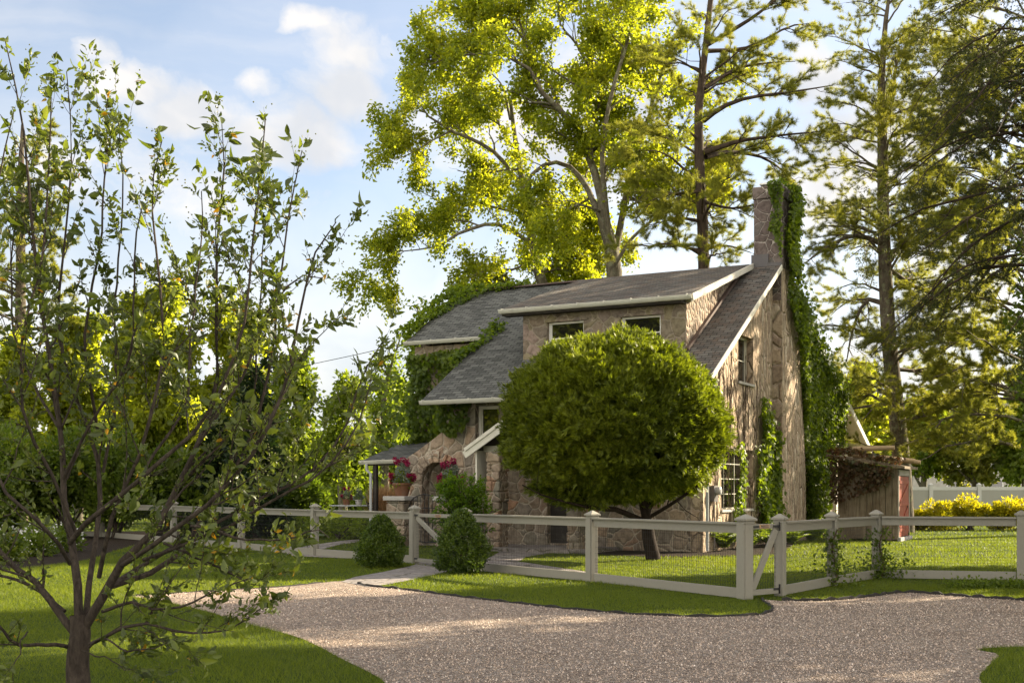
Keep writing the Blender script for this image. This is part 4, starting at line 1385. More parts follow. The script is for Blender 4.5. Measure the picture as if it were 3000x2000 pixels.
ml2 = [
 ([(1560, 720, 0), (1518, 687, -.5), (1448, 655, -1), (1371, 674, -1.4), (1317, 697, -1.6), (1298, 719, -1.7), (1263, 725, -1.8), (1196, 735, -2), (1140, 735, -2)], .15, .02),
 ([(1545, 640, 0), (1483, 615, .5), (1387, 598, 1), (1314, 599, 1.2), (1230, 560, 1.4)], .12, .02),
 ([(1530, 540, 0), (1508, 520, 0), (1451, 448, -.6), (1365, 400, -1), (1320, 383, -1.2), (1279, 354, -1.4), (1247, 335, -1.5), (1221, 293, -1.6), (1160, 250, -1.8)], .16, .02),
 ([(1320, 383, -1.2), (1290, 400, -1.4), (1259, 415, -1.5), (1220, 440, -1.6), (1160, 470, -1.7)], .07, .015),
 ([(1500, 430, 0), (1440, 330, .8), (1390, 280, 1.2), (1330, 250, 1.5)], .10, .02),
 ([(1495, 350, 0), (1470, 250, 1), (1420, 200, 1.6)], .09, .02),
 ([(1565, 760, 0), (1500, 790, -.8), (1430, 790, -1.4), (1370, 820, -1.8)], .09, .02),
 ([(1560, 720, 0), (1620, 700, 1), (1680, 690, 1.6), (1720, 720, 2)], .09, .02),
 ([(1540, 600, 0), (1590, 540, 1.2), (1640, 560, 1.8), (1690, 620, 2)], .09, .02),
 ([(1580, 800, 0), (1640, 790, .5), (1700, 790, .8)], .07, .02),
 ([(1524, 496, 0), (1470, 500, 1.2), (1400, 510, 1.8), (1340, 500, 2)], .09, .02),
]
LM2 = limbs_from([(a, b * .72, c * .8) for a, b, c in ml2], ZM2, 12)
x0, y0, _ = P(1600, 1535, ZM2)
dec_tree("maple_tree", "shorter maple with drooping left branches behind the vine covered end of the roof", (x0, y0), LM2, mt2, rng, 'maple_leaf', 'maple_bark', .18, 105, l2=(1.5, 3.6), n2=1.45, n3=2.2, n4=3.2, droop=-.25, spread=.17, group="tall trees behind the house")

# ---- pines
def pine(name, label, trunk, rng, hlo, hhi, prof, nl, needle='pine_needle', bark='pine_bark', extra=None, up=.10, tuft=(9, .17, .016), tdens=9, droop=-.05, l2=(.6, 1.9), l3=(.25, .6), n2=2.0, n3=3.6, lift=.25, az_rng=(0, 360), group=None, cat="tree", limb_r=.075, curve=.12):
    PT, RT = trunk
    o = plant(name, PT[0, 0, 0], PT[0, 0, 1], label, cat, group)
    zs = PT[0, :, 2]
    h = np.sort(rng.uniform(hlo, hhi, nl))
    cx = np.interp(h, zs, PT[0, :, 0]); cy = np.interp(h, zs, PT[0, :, 1])
    az = np.radians(rng.uniform(*az_rng, nl))
    f = (h - hlo) / (hhi - hlo)
    ln = np.array([prof(q) for q in f]) * rng.uniform(.7, 1.15, nl)
    K = 9
    t = np.linspace(0, 1, K)
    dirv = np.stack([np.cos(az), np.sin(az), np.full(nl, up) + f * .45 + rng.normal(size=nl) * .10], 1)
    PL = np.stack([cx, cy, h], 1)[:, None, :] + dirv[:, None, :] * (ln[:, None, None] * t[None, :, None])
    PL[:, :, 2] += (curve * np.sin(t * math.pi))[None, :] * ln[:, None] * rng.uniform(.2, 1.2, (nl, 1)) + droop * ln[:, None] * t[None, :] ** 2
    wv = rng.normal(size=(nl, K, 3)) * .05; wv[:, 0] = 0
    PL += np.cumsum(wv, 1) * ln[:, None, None] * .35
    RL = limb_r * (1 - .5 * f)[:, None] * (1 - .85 * t)[None, :]
    if extra is not None:
        PE_, RE_ = extra
        PL = np.concatenate([PL, PE_]); RL = np.concatenate([RL, RE_])
    P2, R2 = children(rng, PL, RL, n2, l2, (30, 65), .08, .25, 1, 5, .5, .3, .45, .2, droop, flat=.75)
    P3, R3 = children(rng, P2, R2, n3, l3, (25, 60), .15, .2, 1, 4, .6, .4, .3, .2, 0, flat=.4)
    tubes_local("trunk", o, [(PT, RT, 12), (PL, RL, 6), (P2, R2, 3), (P3, R3, 3)], MAT[bark])
    a, ta = pts_on(rng, P3, R3, tdens, .3, .02); b, tb_ = pts_on(rng, P2, R2, tdens * .5, .4, .02)
    V, F = tuft_arrays(rng, np.vstack([a, b]), np.vstack([ta, tb_]), tuft[0], tuft[1], tuft[2], .7, lift)
    fol("crown", o, V, F, MAT[needle])
    return o

rng = np.random.default_rng(21)
ZP = 46
pt = limbs_from([([(2070, 1560, 0), (2062, 785, 0), (2050, 500, 0), (2046, 330, 0), (2060, 200, 0), (2082, 0, 0), (2090, -120, 0)], .25, .07)], ZP, 16)
ex = limbs_from([
 ([(2067, 446, 0), (2130, 424, -.6), (2178, 411, -1), (2285, 397, -1.8), (2420, 384, -2.4)], .12, .02),
 ([(2067, 460, 0), (2138, 446, .8), (2241, 464, 1.6), (2330, 531, 2)], .12, .02),
 ([(2062, 353, 0), (2120, 312, -1), (2196, 286, -1.6), (2330, 268, -2.2), (2440, 250, -2.6)], .11, .015),
 ([(2062, 260, 0), (2152, 205, 1), (2220, 188, 1.4), (2330, 180, 1.8)], .10, .015),
 ([(2075, 130, 0), (2196, 58, -.8), (2272, 0, -1.3), (2310, -30, -1.4)], .09, .015),
 ([(2070, 150, 0), (2190, 140, .8), (2308, 80, 1.4), (2370, 70, 1.6)], .09, .015),
 ([(2060, 590, 0), (2140, 610, -1), (2210, 600, -1.5)], .08, .015),
 ([(2060, 650, 0), (1990, 640, -.8), (1900, 660, -1.4)], .08, .015),
 ([(2060, 560, 0), (1960, 570, -1), (1900, 590, -1.4)], .08, .015),
 ([(2064, 730, 0), (2130, 720, -.8), (2200, 740, -1.2)], .07, .015),
], ZP, 9)
pine("pine_tree", "dark trunked pine with long upswept boughs, directly left of the chimney", pt, rng, 9.5, 21, lambda q: 3.6 - 1.6 * q, 26, extra=ex, bark='pine_bark_dark', up=.15, group="tall trees behind the house", tdens=46, n2=3.4, n3=6.5, l2=(.8, 2.4), tuft=(9, .19, .009))
rng = np.random.default_rng(22)
ZB = 45
pt = limbs_from([([(2650, 1562, 0), (2640, 1340, 0), (2605, 1000, 0), (2590, 700, 0), (2585, 400, 0), (2582, 250, 0), (2595, 60, 0), (2610, -40, 0)], .38, .04)], ZB, 18)
ex = limbs_from([
 ([(2583, 330, 0), (2620, 280, -.3), (2622, 200, -.5), (2660, 120, -.6), (2680, 40, -.7)], .10, .015),
 ([(2600, 760, 0), (2660, 720, -.4), (2740, 690, -.8), (2870, 740, -1)], .11, .02),
 ([(2605, 790, 0), (2700, 850, .6), (2790, 870, .9)], .10, .02),
 ([(2605, 900, 0), (2540, 880, .4), (2500, 960, .6), (2480, 1060, .8)], .10, .02),
 ([(2600, 720, 0), (2500, 690, -.6), (2400, 740, -1), (2360, 770, -1.1)], .11, .02),
 ([(2630, 1300, 0), (2540, 1310, -1), (2480, 1320, -1.4)], .09, .02),
 ([(2620, 1180, 0), (2540, 1190, .8), (2480, 1200, 1.2)], .09, .02),
 ([(2615, 1080, 0), (2720, 1090, .8), (2840, 1100, 1.2)], .09, .02),
], ZB, 9)
pine("pine_tree", "tall thinly needled pine with grey trunk standing right of the chimney behind the shed", pt, rng, 3.2, 20.5, lambda q: 4.2 * (1 - .55 * q), 74, extra=ex, group="tall trees behind the house", tdens=44, n2=3.0, n3=6.5, l2=(.7, 2.2), tuft=(9, .17, .008))
rng = np.random.default_rng(23)
ZC = 42
pt = limbs_from([([(3060, 1582, 0), (3055, 800, 0), (3040, 100, 0), (3040, -350, 0)], .45, .10)], ZC, 14)
pine("pine_tree", "golden lit pine at the right edge behind the darker hemlock, boughs sweeping to the ground", pt, rng, 2.6, 19.0, lambda q: 5.6 - 2.0 * q, 72, group="evergreens on the right", az_rng=(130, 228), tdens=42, n2=3.0, n3=4.5, l2=(.8, 2.2), tuft=(9, .18, .012), droop=-.10)
rng = np.random.default_rng(24)
ZH = 22
pt = limbs_from([([(3230, 1690, 0), (3225, 800, 0), (3215, 0, 0), (3210, -800, 0)], .33, .12)], ZH, 12)
pine("hemlock_tree", "dark drooping hemlock hanging in from the right edge, nearest of the evergreens", pt, rng, 5.0, 14.0, lambda q: 4.6 - 1.5 * q, 46, needle='hemlock_needle', bark='pine_bark_dark', group="evergreens on the right", az_rng=(110, 250), up=.12, droop=-.42, n2=4.2, n3=8.0, l2=(.5, 1.5), l3=(.15, .42), tdens=34, tuft=(6, .05, .012), lift=-.15, limb_r=.05, curve=.2)

DENS = {'willow_leaf': 6.0, 'mid_leaf': 4.5, 'maple_leaf': 4.0, 'pine_needle': 4.5}
def auto_limbs(rng, x, y, H, rad, n, h0=.25, up=.6, K=8, r=.12, lean=0.0, colum=1.0):
    h = rng.uniform(h0, .85, n) * H
    az = rng.uniform(0, 2 * math.pi, n)
    f = h / H
    ln = rad * (1.15 - .55 * f) * rng.uniform(.75, 1.2, n)
    d = unit(np.stack([np.cos(az), np.sin(az), up + f * 1.2], 1))
    t = np.linspace(0, 1, K)
    Pn = np.stack([np.full(n, x), np.full(n, y), h], 1)[:, None, :] + d[:, None, :] * (ln[:, None, None] * t[None, :, None])
    Pn += np.cumsum(rng.normal(size=(n, K, 3)) * .05, 1) * ln[:, None, None] * .4 * t[None, :, None]
    Rn = r * (1 - .6 * f)[:, None] * (1 - .8 * t)[None, :]
    pts = [(x, y, -.2), (x + rng.normal() * .1, y, H * .3), (x + rng.normal() * .25, y, H * .65), (x + rng.normal() * .3, y, H * .97)]
    q, rr = resample(pts, [r * 1.9, r * 1.5, r * .9, r * .2], 14)
    return (Pn, Rn), (q[None], rr[None])

def auto_tree(name, label, px, Z, top, width, seed, leaf='mid_leaf', bark='maple_bark', lsize=.3, dens=20, n=26, group=None, droop=-.1, h0=.2, up=.6, spread=.2, xy=None, H=None, l2=None):
    rng = np.random.default_rng(seed)
    if xy is None:
        x, y = (px - 1500) / FPX * Z, Z
        H = EYE + (HOR - top) / FPX * Z
        rad = width / FPX * Z / 2
    else:
        x, y = xy; rad = width
    lim, tr = auto_limbs(rng, x, y, H, rad * .75, n, h0, up)
    lim = (np.concatenate([lim[0], tr[0][:, np.linspace(3, 13, 8).astype(int)]]), np.concatenate([lim[1], tr[1][:, np.linspace(3, 13, 8).astype(int)]]))
    s = max(rad, H * .22) / 4; dens *= DENS.get(leaf, 2.4)
    return dec_tree(name, label, (x, y), lim, tr, rng, leaf, bark, lsize, dens, l2=(.8 * s, 2.0 * s), l3=(.4 * s, 1.2 * s), l4=(.25 * s, .7 * s), n2=1.7 / s, n3=1.8 / s, n4=2.6 / s, spread=spread, droop=droop, group=group, grow_top=.15, sides=5)

# ---- sunlit trees behind the left fence
GL = "sunlit trees behind the left fence"
auto_tree("willow_tree", "tallest yellow willow behind the fruit tree, sunlit from the right", 470, 58, 815, 420, 31, 'willow_leaf', lsize=.30, dens=26, n=34, droop=-.55, group=GL)
auto_tree("willow_tree", "yellow willow left of the tallest one, beyond the dark hedge", 230, 60, 905, 330, 32, 'willow_leaf', lsize=.30, dens=24, n=28, droop=-.5, group=GL)
auto_tree("willow_tree", "broad yellow willow right of the tallest one, behind the dark cypress", 690, 60, 850, 330, 33, 'willow_leaf', lsize=.30, dens=26, n=30, droop=-.5, group=GL)
auto_tree("ash_tree", "light green leafy tree behind the tan fence section", 870, 56, 1040, 230, 34, 'mid_leaf', lsize=.26, dens=22, n=26, group=GL)
auto_tree("ash_tree", "low spreading green tree between the tan fence and the patio roof", 1010, 54, 1130, 260, 35, 'mid_leaf', lsize=.26, dens=22, n=26, group=GL)
auto_tree("ash_tree", "slender airy tree with sparse crown at the left end of the house", 1130, 58, 965, 150, 36, 'mid_leaf', lsize=.24, dens=13, n=20, group=GL)
auto_tree("ash_tree", "rounded green tree just beyond the patio roof", 1150, 62, 1120, 240, 37, 'mid_leaf', lsize=.28, dens=22, n=24, group=GL)
auto_tree("ash_tree", "golden green tree at the far left edge behind the hedge", 40, 56, 960, 260, 38, 'willow_leaf', lsize=.28, dens=22, n=24, group=GL)
auto_tree("ash_tree", "small leafy tree rising beside the vine covered eave", 1245, 50, 880, 130, 39, 'mid_leaf', lsize=.22, dens=16, n=18, group=GL, h0=.35)
rng = np.random.default_rng(40)
pt = limbs_from([([(60, 1540, 0), (60, 900, 0), (62, 500, 0), (65, 365, 0)], .35, .05)], 58, 12)
pine("pine_tree", "tall golden pine at the far left rising above the willows", pt, rng, 8, 19, lambda q: 2.6 * (1 - .55 * q), 46, tdens=26, n2=3, n3=4.5, group=GL, tuft=(7, .22, .026))

def conifer_col(name, label, px, Z, top, width, seed, leaf='dark_conifer', n=9000, lsize=.16, group=None):
    rng = np.random.default_rng(seed)
    x, y = (px - 1500) / FPX * Z, Z
    H = EYE + (HOR - top) / FPX * Z; rad = width / FPX * Z / 2
    o = plant(name, x, y, label, "tree", group)
    tubes_local("trunk", o, [(np.array([[(x, y, -.1), (x, y, H * .4), (x, y, H * .95)]]), np.array([[rad * .14, rad * .1, .02]]), 8)], MAT['pine_bark_dark'])
    f = rng.beta(1.1, 1.5, n); a = rng.uniform(0, 2 * math.pi, n)
    lump = 1 + .22 * np.sin(a * 3 + f * 19) + .15 * np.sin(a * 7 - f * 31)
    rr = rad * (1 - f) ** .62 * np.minimum(1, f * 9 + .55) * lump * rng.uniform(.45, 1, n) ** .5
    pos = np.stack([x + rr * np.cos(a), y + rr * np.sin(a), .1 + f * H], 1)
    d = np.stack([np.cos(a), np.sin(a), rng.uniform(-.2, .7, n)], 1) + rng.normal(size=(n, 3)) * .5
    V, F = leaf_arrays(rng, pos, d, rng.uniform(.6, 1.3, n) * lsize, .45, .2)
    fol("crown", o, V, F, MAT[leaf])
    return o
GD = "dark evergreens along the left fence"
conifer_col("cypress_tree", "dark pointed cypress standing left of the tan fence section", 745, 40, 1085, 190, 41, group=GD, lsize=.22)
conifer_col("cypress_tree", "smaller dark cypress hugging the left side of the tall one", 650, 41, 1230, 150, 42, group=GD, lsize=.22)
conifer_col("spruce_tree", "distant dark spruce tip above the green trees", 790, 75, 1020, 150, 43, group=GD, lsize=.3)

def shrub(name, label, px, Z, top, width, seed, leaf='hedge_leaf', n=5000, lsize=.12, group=None, xy=None, depth=1.0, cat="shrub", stems=True, H=None, shell=.35):
    rng = np.random.default_rng(seed)
    if xy is None:
        x, y = (px - 1500) / FPX * Z, Z; H = EYE + (HOR - top) / FPX * Z; rad = width / FPX * Z / 2
    else:
        x, y = xy; rad = width
    o = plant(name, x, y, label, cat, group)
    # several overlapping clumps
    m = 14
    c = np.stack([rng.normal(size=m) * rad * .45, rng.normal(size=m) * rad * .45 * depth, rng.uniform(.25, .85, m) * H], 1)
    cr = rng.uniform(.25, .45, m) * min(rad, H) * 1.1
    k = rng.integers(0, m, n)
    u = unit(rng.normal(size=(n, 3)))
    pos = c[k] + u * (cr[k] * rng.uniform(shell, 1, n) ** .5)[:, None] * np.array([1.1, 1.1, 1.0])
    pos[:, 2] = np.abs(pos[:, 2] - .03) + .03
    d = u + rng.normal(size=(n, 3)) * .6; d[:, 2] += .25
    V, F = leaf_arrays(rng, pos, d, rng.uniform(.6, 1.3, n) * lsize, .5, .2)
    np_mesh("foliage", V, F, MAT[leaf], o)
    if stems:
        q = np.stack([np.zeros((m, 3)) + rng.normal(size=(m, 3)) * [.08, .08, 0], c * [.5, .5, .55], c], 1)
        tube_mesh("stems", [(q, np.tile(np.array([.03, .02, .008]), (m, 1)), 5)], MAT['crab_bark'], o)
    return o
GH = "hedge shrubs along the left fence"
hz = [(30, 40, 1240, 380), (190, 41, 1290, 320), (340, 40, 1260, 330), (470, 41, 1330, 280), (560, 42, 1300, 260), (640, 41, 1370, 240), (830, 43, 1400, 200)]
hl = ["large dark hedge shrub at the left frame edge behind the fruit tree", "dark hedge shrub second from the left frame edge", "dark hedge shrub straight behind the fruit tree's forked limbs", "dark hedge shrub behind the fence post right of the trunk",
      "tall dark hedge shrub left of the small cypress", "dark hedge shrub at the foot of the cypress", "low dark shrub right below the tan fence section"]
for k, (a, b, c_, d_) in enumerate(hz):
    shrub("hedge_shrub", hl[k], a, b, c_, d_, 50 + k, n=8000, lsize=.20, group=GH, depth=.6)
for k, (a, b, c_, d_, lb) in enumerate([(1000, 39, 1500, 160, "grey green low planting by the patio, left of the cone shrub"), (905, 40, 1510, 150, "grey green low planting beyond the long fence, left part"), (1100, 37, 1520, 110, "grey green low planting directly behind the cone shrub")]):
    shrub("border_plant", lb, a, b, c_, d_, 60 + k, leaf='mid_leaf', n=2600, lsize=.10, group="patio border plants", cat="plant")
rng = np.random.default_rng(66)
# plumes of dry ornamental grass
x, y, _ = P(1130, 1480, 41)
o = plant("ornamental_grass", x, y, "dry straw coloured ornamental grass clump behind the patio post", "grass clump")
n = 700; a = rng.uniform(0, 2 * math.pi, n); r = rng.uniform(0, .5, n)
pos = np.stack([np.cos(a) * r, np.sin(a) * r, rng.uniform(0, 1.2, n)], 1); d = np.stack([np.cos(a) * .3, np.sin(a) * .3, np.ones(n)], 1) + rng.normal(size=(n, 3)) * .15
V, F = tuft_arrays(rng, pos, d, 5, .7, .03, .16); np_mesh("foliage", V, F, MAT['straw'], o)
# white flowering bed plants on the left
for k, (px, py, Z) in enumerate([(20, 1560, 27), (110, 1600, 29), (190, 1640, 31)]):
    x, y = (px - 1500) / FPX * Z, Z
    o = plant("flower_clump", x, y, ["white flowering clump at the left frame edge", "white flowering clump in the middle of the left bed", "white flowering clump nearest the trunk in the left bed"][k], "plant", "white flowers in the left bed")
    rng = np.random.default_rng(70 + k)
    V, F = ball_leaves(rng, 700, (0, 0, .3), .5, .13, .5, squash=(1, 1, .8), shell=.2); V[:, 2] = np.abs(V[:, 2]); np_mesh("foliage", V, F, MAT['hedge_leaf'], o)
    V, F = ball_leaves(rng, 90, (0, 0, .42), .48, .06, .9, squash=(1, 1, .8), shell=.8); np_mesh("blossoms", np.abs(V) * [1, 1, 1] if False else V, F, MAT['white_flower'], o)

auto_tree("linden_tree", "leafy broadleaf tree reaching in at the right edge below the hemlock", 3130, 21, 640, 560, 45, 'hedge_leaf', lsize=.10, dens=30, n=34, group="evergreens on the right", h0=.25, spread=.1)
# ---- background trees on the right and the far wood
GR = "trees beyond the far cream fence"
for k, (px, Z, top, wd, lf, lb) in enumerate([(2480, 70, 1080, 330, 'willow_leaf', "bright yellow green tree behind the grey pine trunk"), (2700, 74, 1150, 320, 'mid_leaf', "green tree beyond the cream fence, right of the shed"),
     (2860, 72, 1180, 300, 'pine_needle', "olive toned tree beyond the cream fence near the right edge"), (3010, 70, 1090, 330, 'mid_leaf', "green tree at the right edge beyond the cream fence"), (2350, 80, 1120, 300, 'mid_leaf', "green tree showing between chimney ivy and pine")]):
    auto_tree("background_tree", lb, px, Z, top, wd, 80 + k, lf, lsize=.36, dens=18, n=24, group=GR)
GS = "golden shrubs on the right lawn"
for k, (px, top, wd) in enumerate([(2735, 1475, 130), (2840, 1462, 130), (2930, 1480, 90), (3000, 1458, 150), (2690, 1500, 80)]):
    shrub("golden_shrub", ["golden shrub beside the open side of the shed", "tallest golden shrub in the middle of the row", "small thin golden shrub in a gap of the row", "golden shrub at the right frame edge", "low golden shrub touching the red shed door"][k], px, 48, top, wd, 90 + k, 'gold_shrub', 3200, .13, GS, depth=.7)
# far wood closing the horizon: nobody could count these trees
rng = np.random.default_rng(99)
n = 52000
xx = rng.uniform(-75, 85, n); yy = rng.uniform(98, 122, n)
top = 6.0 + 2.5 * np.sin(xx * .21 + 1) + 1.5 * np.sin(xx * .53) + 1.2 * np.sin(xx * 1.3 + 2)
zz = rng.uniform(0, 1, n) ** .8 * top
u = unit(rng.normal(size=(n, 3)))
V, F = leaf_arrays(rng, np.stack([xx, yy, zz], 1), u, rng.uniform(.6, 1.5, n) * .75, .7, .2)
o = np_mesh("far_wood", V, F, MAT['mid_leaf']); tag(o, "distant mass of woodland closing the horizon", None, None, 'stuff')

# ---- unseen trees, placed to shade the foreground and show in the window panes
GO = "unseen trees placed for shade and reflections"
RT = [(14.8, 24.8, 13, 2.3, 1, "slim shade tree nearest the right hand fence"), (19.5, 29.0, 16, 3.4, 2, "tall shade tree beyond the slim one"), (13.4, 18.5, 14, 2.6, 3, "shade tree level with the corner gate"),
      (17.5, 21.5, 16, 3.2, 4, "shade tree between the tall one and the gate"), (22.5, 24.5, 17, 4.0, 5, "tallest shade tree, behind the others"), (11.8, 13.2, 12, 2.6, 10, "small shade tree closest to the drive"), (16.5, 15.5, 14, 3.0, 12, "shade tree beyond the small one by the drive"),
      (-9, -14, 13, 5.0, 6, "unseen tree opposite the porch"), (-27, 10, 19, 6.5, 7, "big unseen tree beyond the left lawn"), (-2, -20, 13, 5.0, 8, "unseen tree behind the viewer"), (-32, 17, 18, 6.0, 9, "unseen tree at the far end of the left lawn"), (-20, 0, 17, 6.0, 11, "unseen tree by the left lawn nearest the viewer")]
for x, y, H, rad, sd, lb in RT:
    auto_tree("unseen_tree", lb, 0, 0, 0, rad, 200 + sd, 'maple_leaf', lsize=.42, dens=13, n=34, group=GO, xy=(x, y), H=H, spread=.3, h0=.15)

# ================================================================ clipped and garden plants
# the big round arborvitae
rng = np.random.default_rng(301)
ZG = 27.3
gx, gy = (1797 - 1500) / FPX * ZG, ZG
RX = 325 / FPX * ZG
o = plant("round_arborvitae", gx, gy, "large clipped globe evergreen in front of the house on a dark leaning trunk", "tree")
zt, zb = EYE + (HOR - 985) / FPX * ZG, EYE + (HOR - 1500) / FPX * ZG
cz = zb + (zt - zb) * .46
def globe(u, r):
    u = u / (np.abs(u) ** 2.15).sum(1, keepdims=True) ** (1 / 2.15)
    q = u * RX * r[:, None]
    up_ = u[:, 2] > 0
    q[:, 2] = np.where(up_, u[:, 2] * (zt - cz), u[:, 2] * (cz - zb) * .95) * r
    # ragged underside
    return q + np.array([gx, gy, cz])
layers = []
for nc, m, r0, r1, sz in ((2300, 16, .89, .955, .16), (1100, 12, .74, .89, .20), (700, 10, .40, .76, .26)):
    uc = unit(rng.normal(size=(nc, 3)))
    lump = 1 + .035 * np.sin(uc[:, 0] * 9 + uc[:, 2] * 7) + .03 * np.sin(uc[:, 1] * 13 - uc[:, 2] * 11 + 2)
    lump *= 1 - .12 * (uc[:, 2] < -.45) * (np.sin(uc[:, 0] * 6 + 1) > .1)
    pc = globe(uc, rng.uniform(r0, r1, nc) * lump)
    dc = uc * .8 + rng.normal(size=(nc, 3)) * .40; dc[:, 2] += .40; dc = unit(dc)
    t = rng.uniform(-1, 1, (nc, m, 1))
    off = rng.normal(size=(nc, m, 3)) * np.array([.085, .085, .06]) + dc[:, None, :] * t * .10
    p_ = (pc[:, None, :] + off).reshape(-1, 3)
    d_ = (dc[:, None, :] + rng.normal(size=(nc, m, 3)) * .34).reshape(-1, 3)
    layers.append((p_, unit(d_), np.full(len(p_), sz)))
pos = np.vstack([l[0] for l in layers]); d = np.vstack([l[1] for l in layers]); sz = np.concatenate([l[2] for l in layers])
def sprays(rng, pos, d, sz, M=11, aspect=.17):
    """flat scale-leaf fans: M narrow leaflets spread in one plane"""
    n = len(pos)
    side = unit(np.cross(d, rng.normal(size=(n, 3))))
    a = np.radians(np.linspace(-62, 62, M))[None, :, None] + rng.normal(size=(n, M, 1)) * .12
    dd = d[:, None, :] * np.cos(a) + side[:, None, :] * np.sin(a)
    off = d[:, None, :] * (np.abs(np.linspace(-1, 1, M))[None, :, None] * -.02 + .06) 
    p = pos[:, None, :] + off * sz[:, None, None] * 2 + rng.normal(size=(n, M, 3)) * .012
    ln = sz[:, None] * (1 - .45 * np.abs(np.linspace(-1, 1, M)))[None, :] * rng.uniform(.7, 1.2, (n, M))
    nn = np.cross(side, d)
    V, F = leaf_arrays(rng, p.reshape(-1, 3), dd.reshape(-1, 3), ln.reshape(-1), aspect, .1, np.repeat(nn, M, 0), .15)
    return V, F
V, F = sprays(rng, pos, d, sz * .90)
fol("crown", o, V, F, MAT['thuja'])
tl = limbs_from([([(1915, 1640, 0), (1898, 1560, 0), (1893, 1500, -.1), (1870, 1400, -.1), (1840, 1250, 0), (1810, 1100, 0)], .17, .05),
                 ([(1893, 1530, 0), (1850, 1510, -.3), (1790, 1488, -.5), (1740, 1490, -.6), (1695, 1450, -.8), (1650, 1400, -.9)], .075, .03),
                 ([(1893, 1500, 0), (1930, 1440, .2), (1990, 1390, .3), (2050, 1330, .3)], .08, .03),
                 ([(1893, 1520, 0), (1960, 1480, -.5), (2020, 1440, -.7), (2070, 1400, -.8)], .05, .02),
                 ([(1740, 1490, -.6), (1660, 1470, -1), (1590, 1450, -1.2), (1530, 1420, -1.3)], .035, .012),
                 ([(1870, 1400, 0), (1780, 1350, -.8), (1700, 1250, -1.4), (1620, 1150, -1.6)], .06, .02)], ZG, 9)
P2, R2 = children(rng, *tl, 2.2, (.5, 1.5), (30, 80), .1, .3, 1, 5, .4, .3, .3, .3)
P2b, R2b = children(rng, P2, R2, 3, (.2, .6), (30, 80), 0, .3, 1, 4, .5, .4, .3, .3)
tubes_local("trunk", o, [(*tl, 8), (P2, R2, 4), (P2b, R2b, 3)], MAT['thuja_bark'])

def box_cone(label, px, base_y, top_y, wpx, seed):
    rng = np.random.default_rng(seed)
    Z = FPX * EYE / (base_y - HOR)
    x = (px - 1500) / FPX * Z; H = EYE + (HOR - top_y) / FPX * Z; rad = wpx / FPX * Z / 2 * .88; H *= .90
    o = plant("boxwood_shrub", x, Z, label, "shrub", "pair of cone shrubs by the gate")
    pos_, d_, s_ = [], [], []
    for n, r0, r1 in ((1500, .86, 1.06), (1100, .55, .88)):
        f = rng.uniform(0, 1, n) ** 1.15; a = rng.uniform(0, 2 * math.pi, n)
        prof = np.interp(f, [0, .12, .35, .6, .8, .93, 1], [.80, .97, 1.0, .78, .50, .26, .05])
        lump = 1 + .13 * np.sin(a * 3 + f * 9 + seed) + .10 * np.sin(a * 6 - f * 14 + 1) + .07 * np.sin(a * 11 + f * 23)
        r = rad * prof * lump * rng.uniform(r0, r1, n)
        pos_.append(np.stack([r * np.cos(a), r * np.sin(a), .05 + f * H * .97], 1))
        d_.append(np.stack([np.cos(a), np.sin(a), .7 + f], 1) + rng.normal(size=(n, 3)) * .3)
    pos = np.vstack(pos_); d = unit(np.vstack(d_))
    n = len(pos)
    # little upright shoots carrying small oval leaves
    M = 9
    t = np.linspace(0, 1, M)[None, :, None]
    p = pos[:, None, :] + d[:, None, :] * (t * rng.uniform(.06, .13, (n, 1, 1)))
    dd = d[:, None, :] * .6 + rng.normal(size=(n, M, 3)) * .7
    V, F = leaf_arrays(rng, p.reshape(-1, 3), dd.reshape(-1, 3), rng.uniform(.032, .060, n * M), .50, .15)
    np_mesh("foliage", V, F, MAT['boxwood'], o)
    q = np.array([[(0, 0, 0), (0, 0, H * .4), (0, 0, H * .8)]]); tube_mesh("stem", [(q, np.array([[.04, .03, .01]]), 6)], MAT['crab_bark'], o)
    return o
box_cone("cone shaped boxwood on the lawn left of the wide gate", 1117, 1662, 1508, 132, 311)
box_cone("larger cone shaped boxwood standing right in front of the wide gate", 1352, 1680, 1488, 148, 312)

# bright green bush before the arch: flat leafy branches
rng = np.random.default_rng(313)
ZV = 30.2
bx_, by_ = (1352 - 1500) / FPX * ZV, ZV
o = plant("bright_bush", bx_, by_, "bright fresh green bush between the arch and the porch pillar", "shrub")
m = 120
az_ = rng.uniform(0, 2 * math.pi, m); hh = rng.uniform(.3, 2.0, m)
rr = .72 * np.sqrt(np.maximum(.05, 1 - ((hh - 1.0) / 1.15) ** 2)) * rng.uniform(.6, 1.1, m)
st_ = np.zeros((m, 5, 3)); t = np.linspace(0, 1, 5)
for i in range(m):
    st_[i, :, 0] = np.cos(az_[i]) * rr[i] * t ** 1.2; st_[i, :, 1] = np.sin(az_[i]) * rr[i] * t ** 1.2; st_[i, :, 2] = hh[i] * (1 - (1 - t) ** 1.8)
R_ = np.tile(np.linspace(.014, .004, 5), (m, 1))
P2, R2 = children(rng, st_, R_, 5, (.12, .4), (30, 70), .1, .35, 1, 4, .6, .5, .2, .2, -.1, flat=.5)
tube_mesh("stems", [(st_, R_, 4), (P2, R2, 3)], MAT['crab_bark'], o)
a, ta = pts_on(rng, P2, R2, 34, .1, .02); b, tb_ = pts_on(rng, st_, R_, 18, .5, .03)
pos = np.vstack([a, b]); t_ = np.vstack([ta, tb_]) + rng.normal(size=(len(a) + len(b), 3)) * .5
V, F = leaf_arrays(rng, pos, t_, rng.uniform(.6, 1.3, len(pos)) * .085, .5, .12, np.tile([[0, 0, 1.0]], (len(pos), 1)), .2)
np_mesh("foliage", V, F, MAT['bright_leaf'], o)

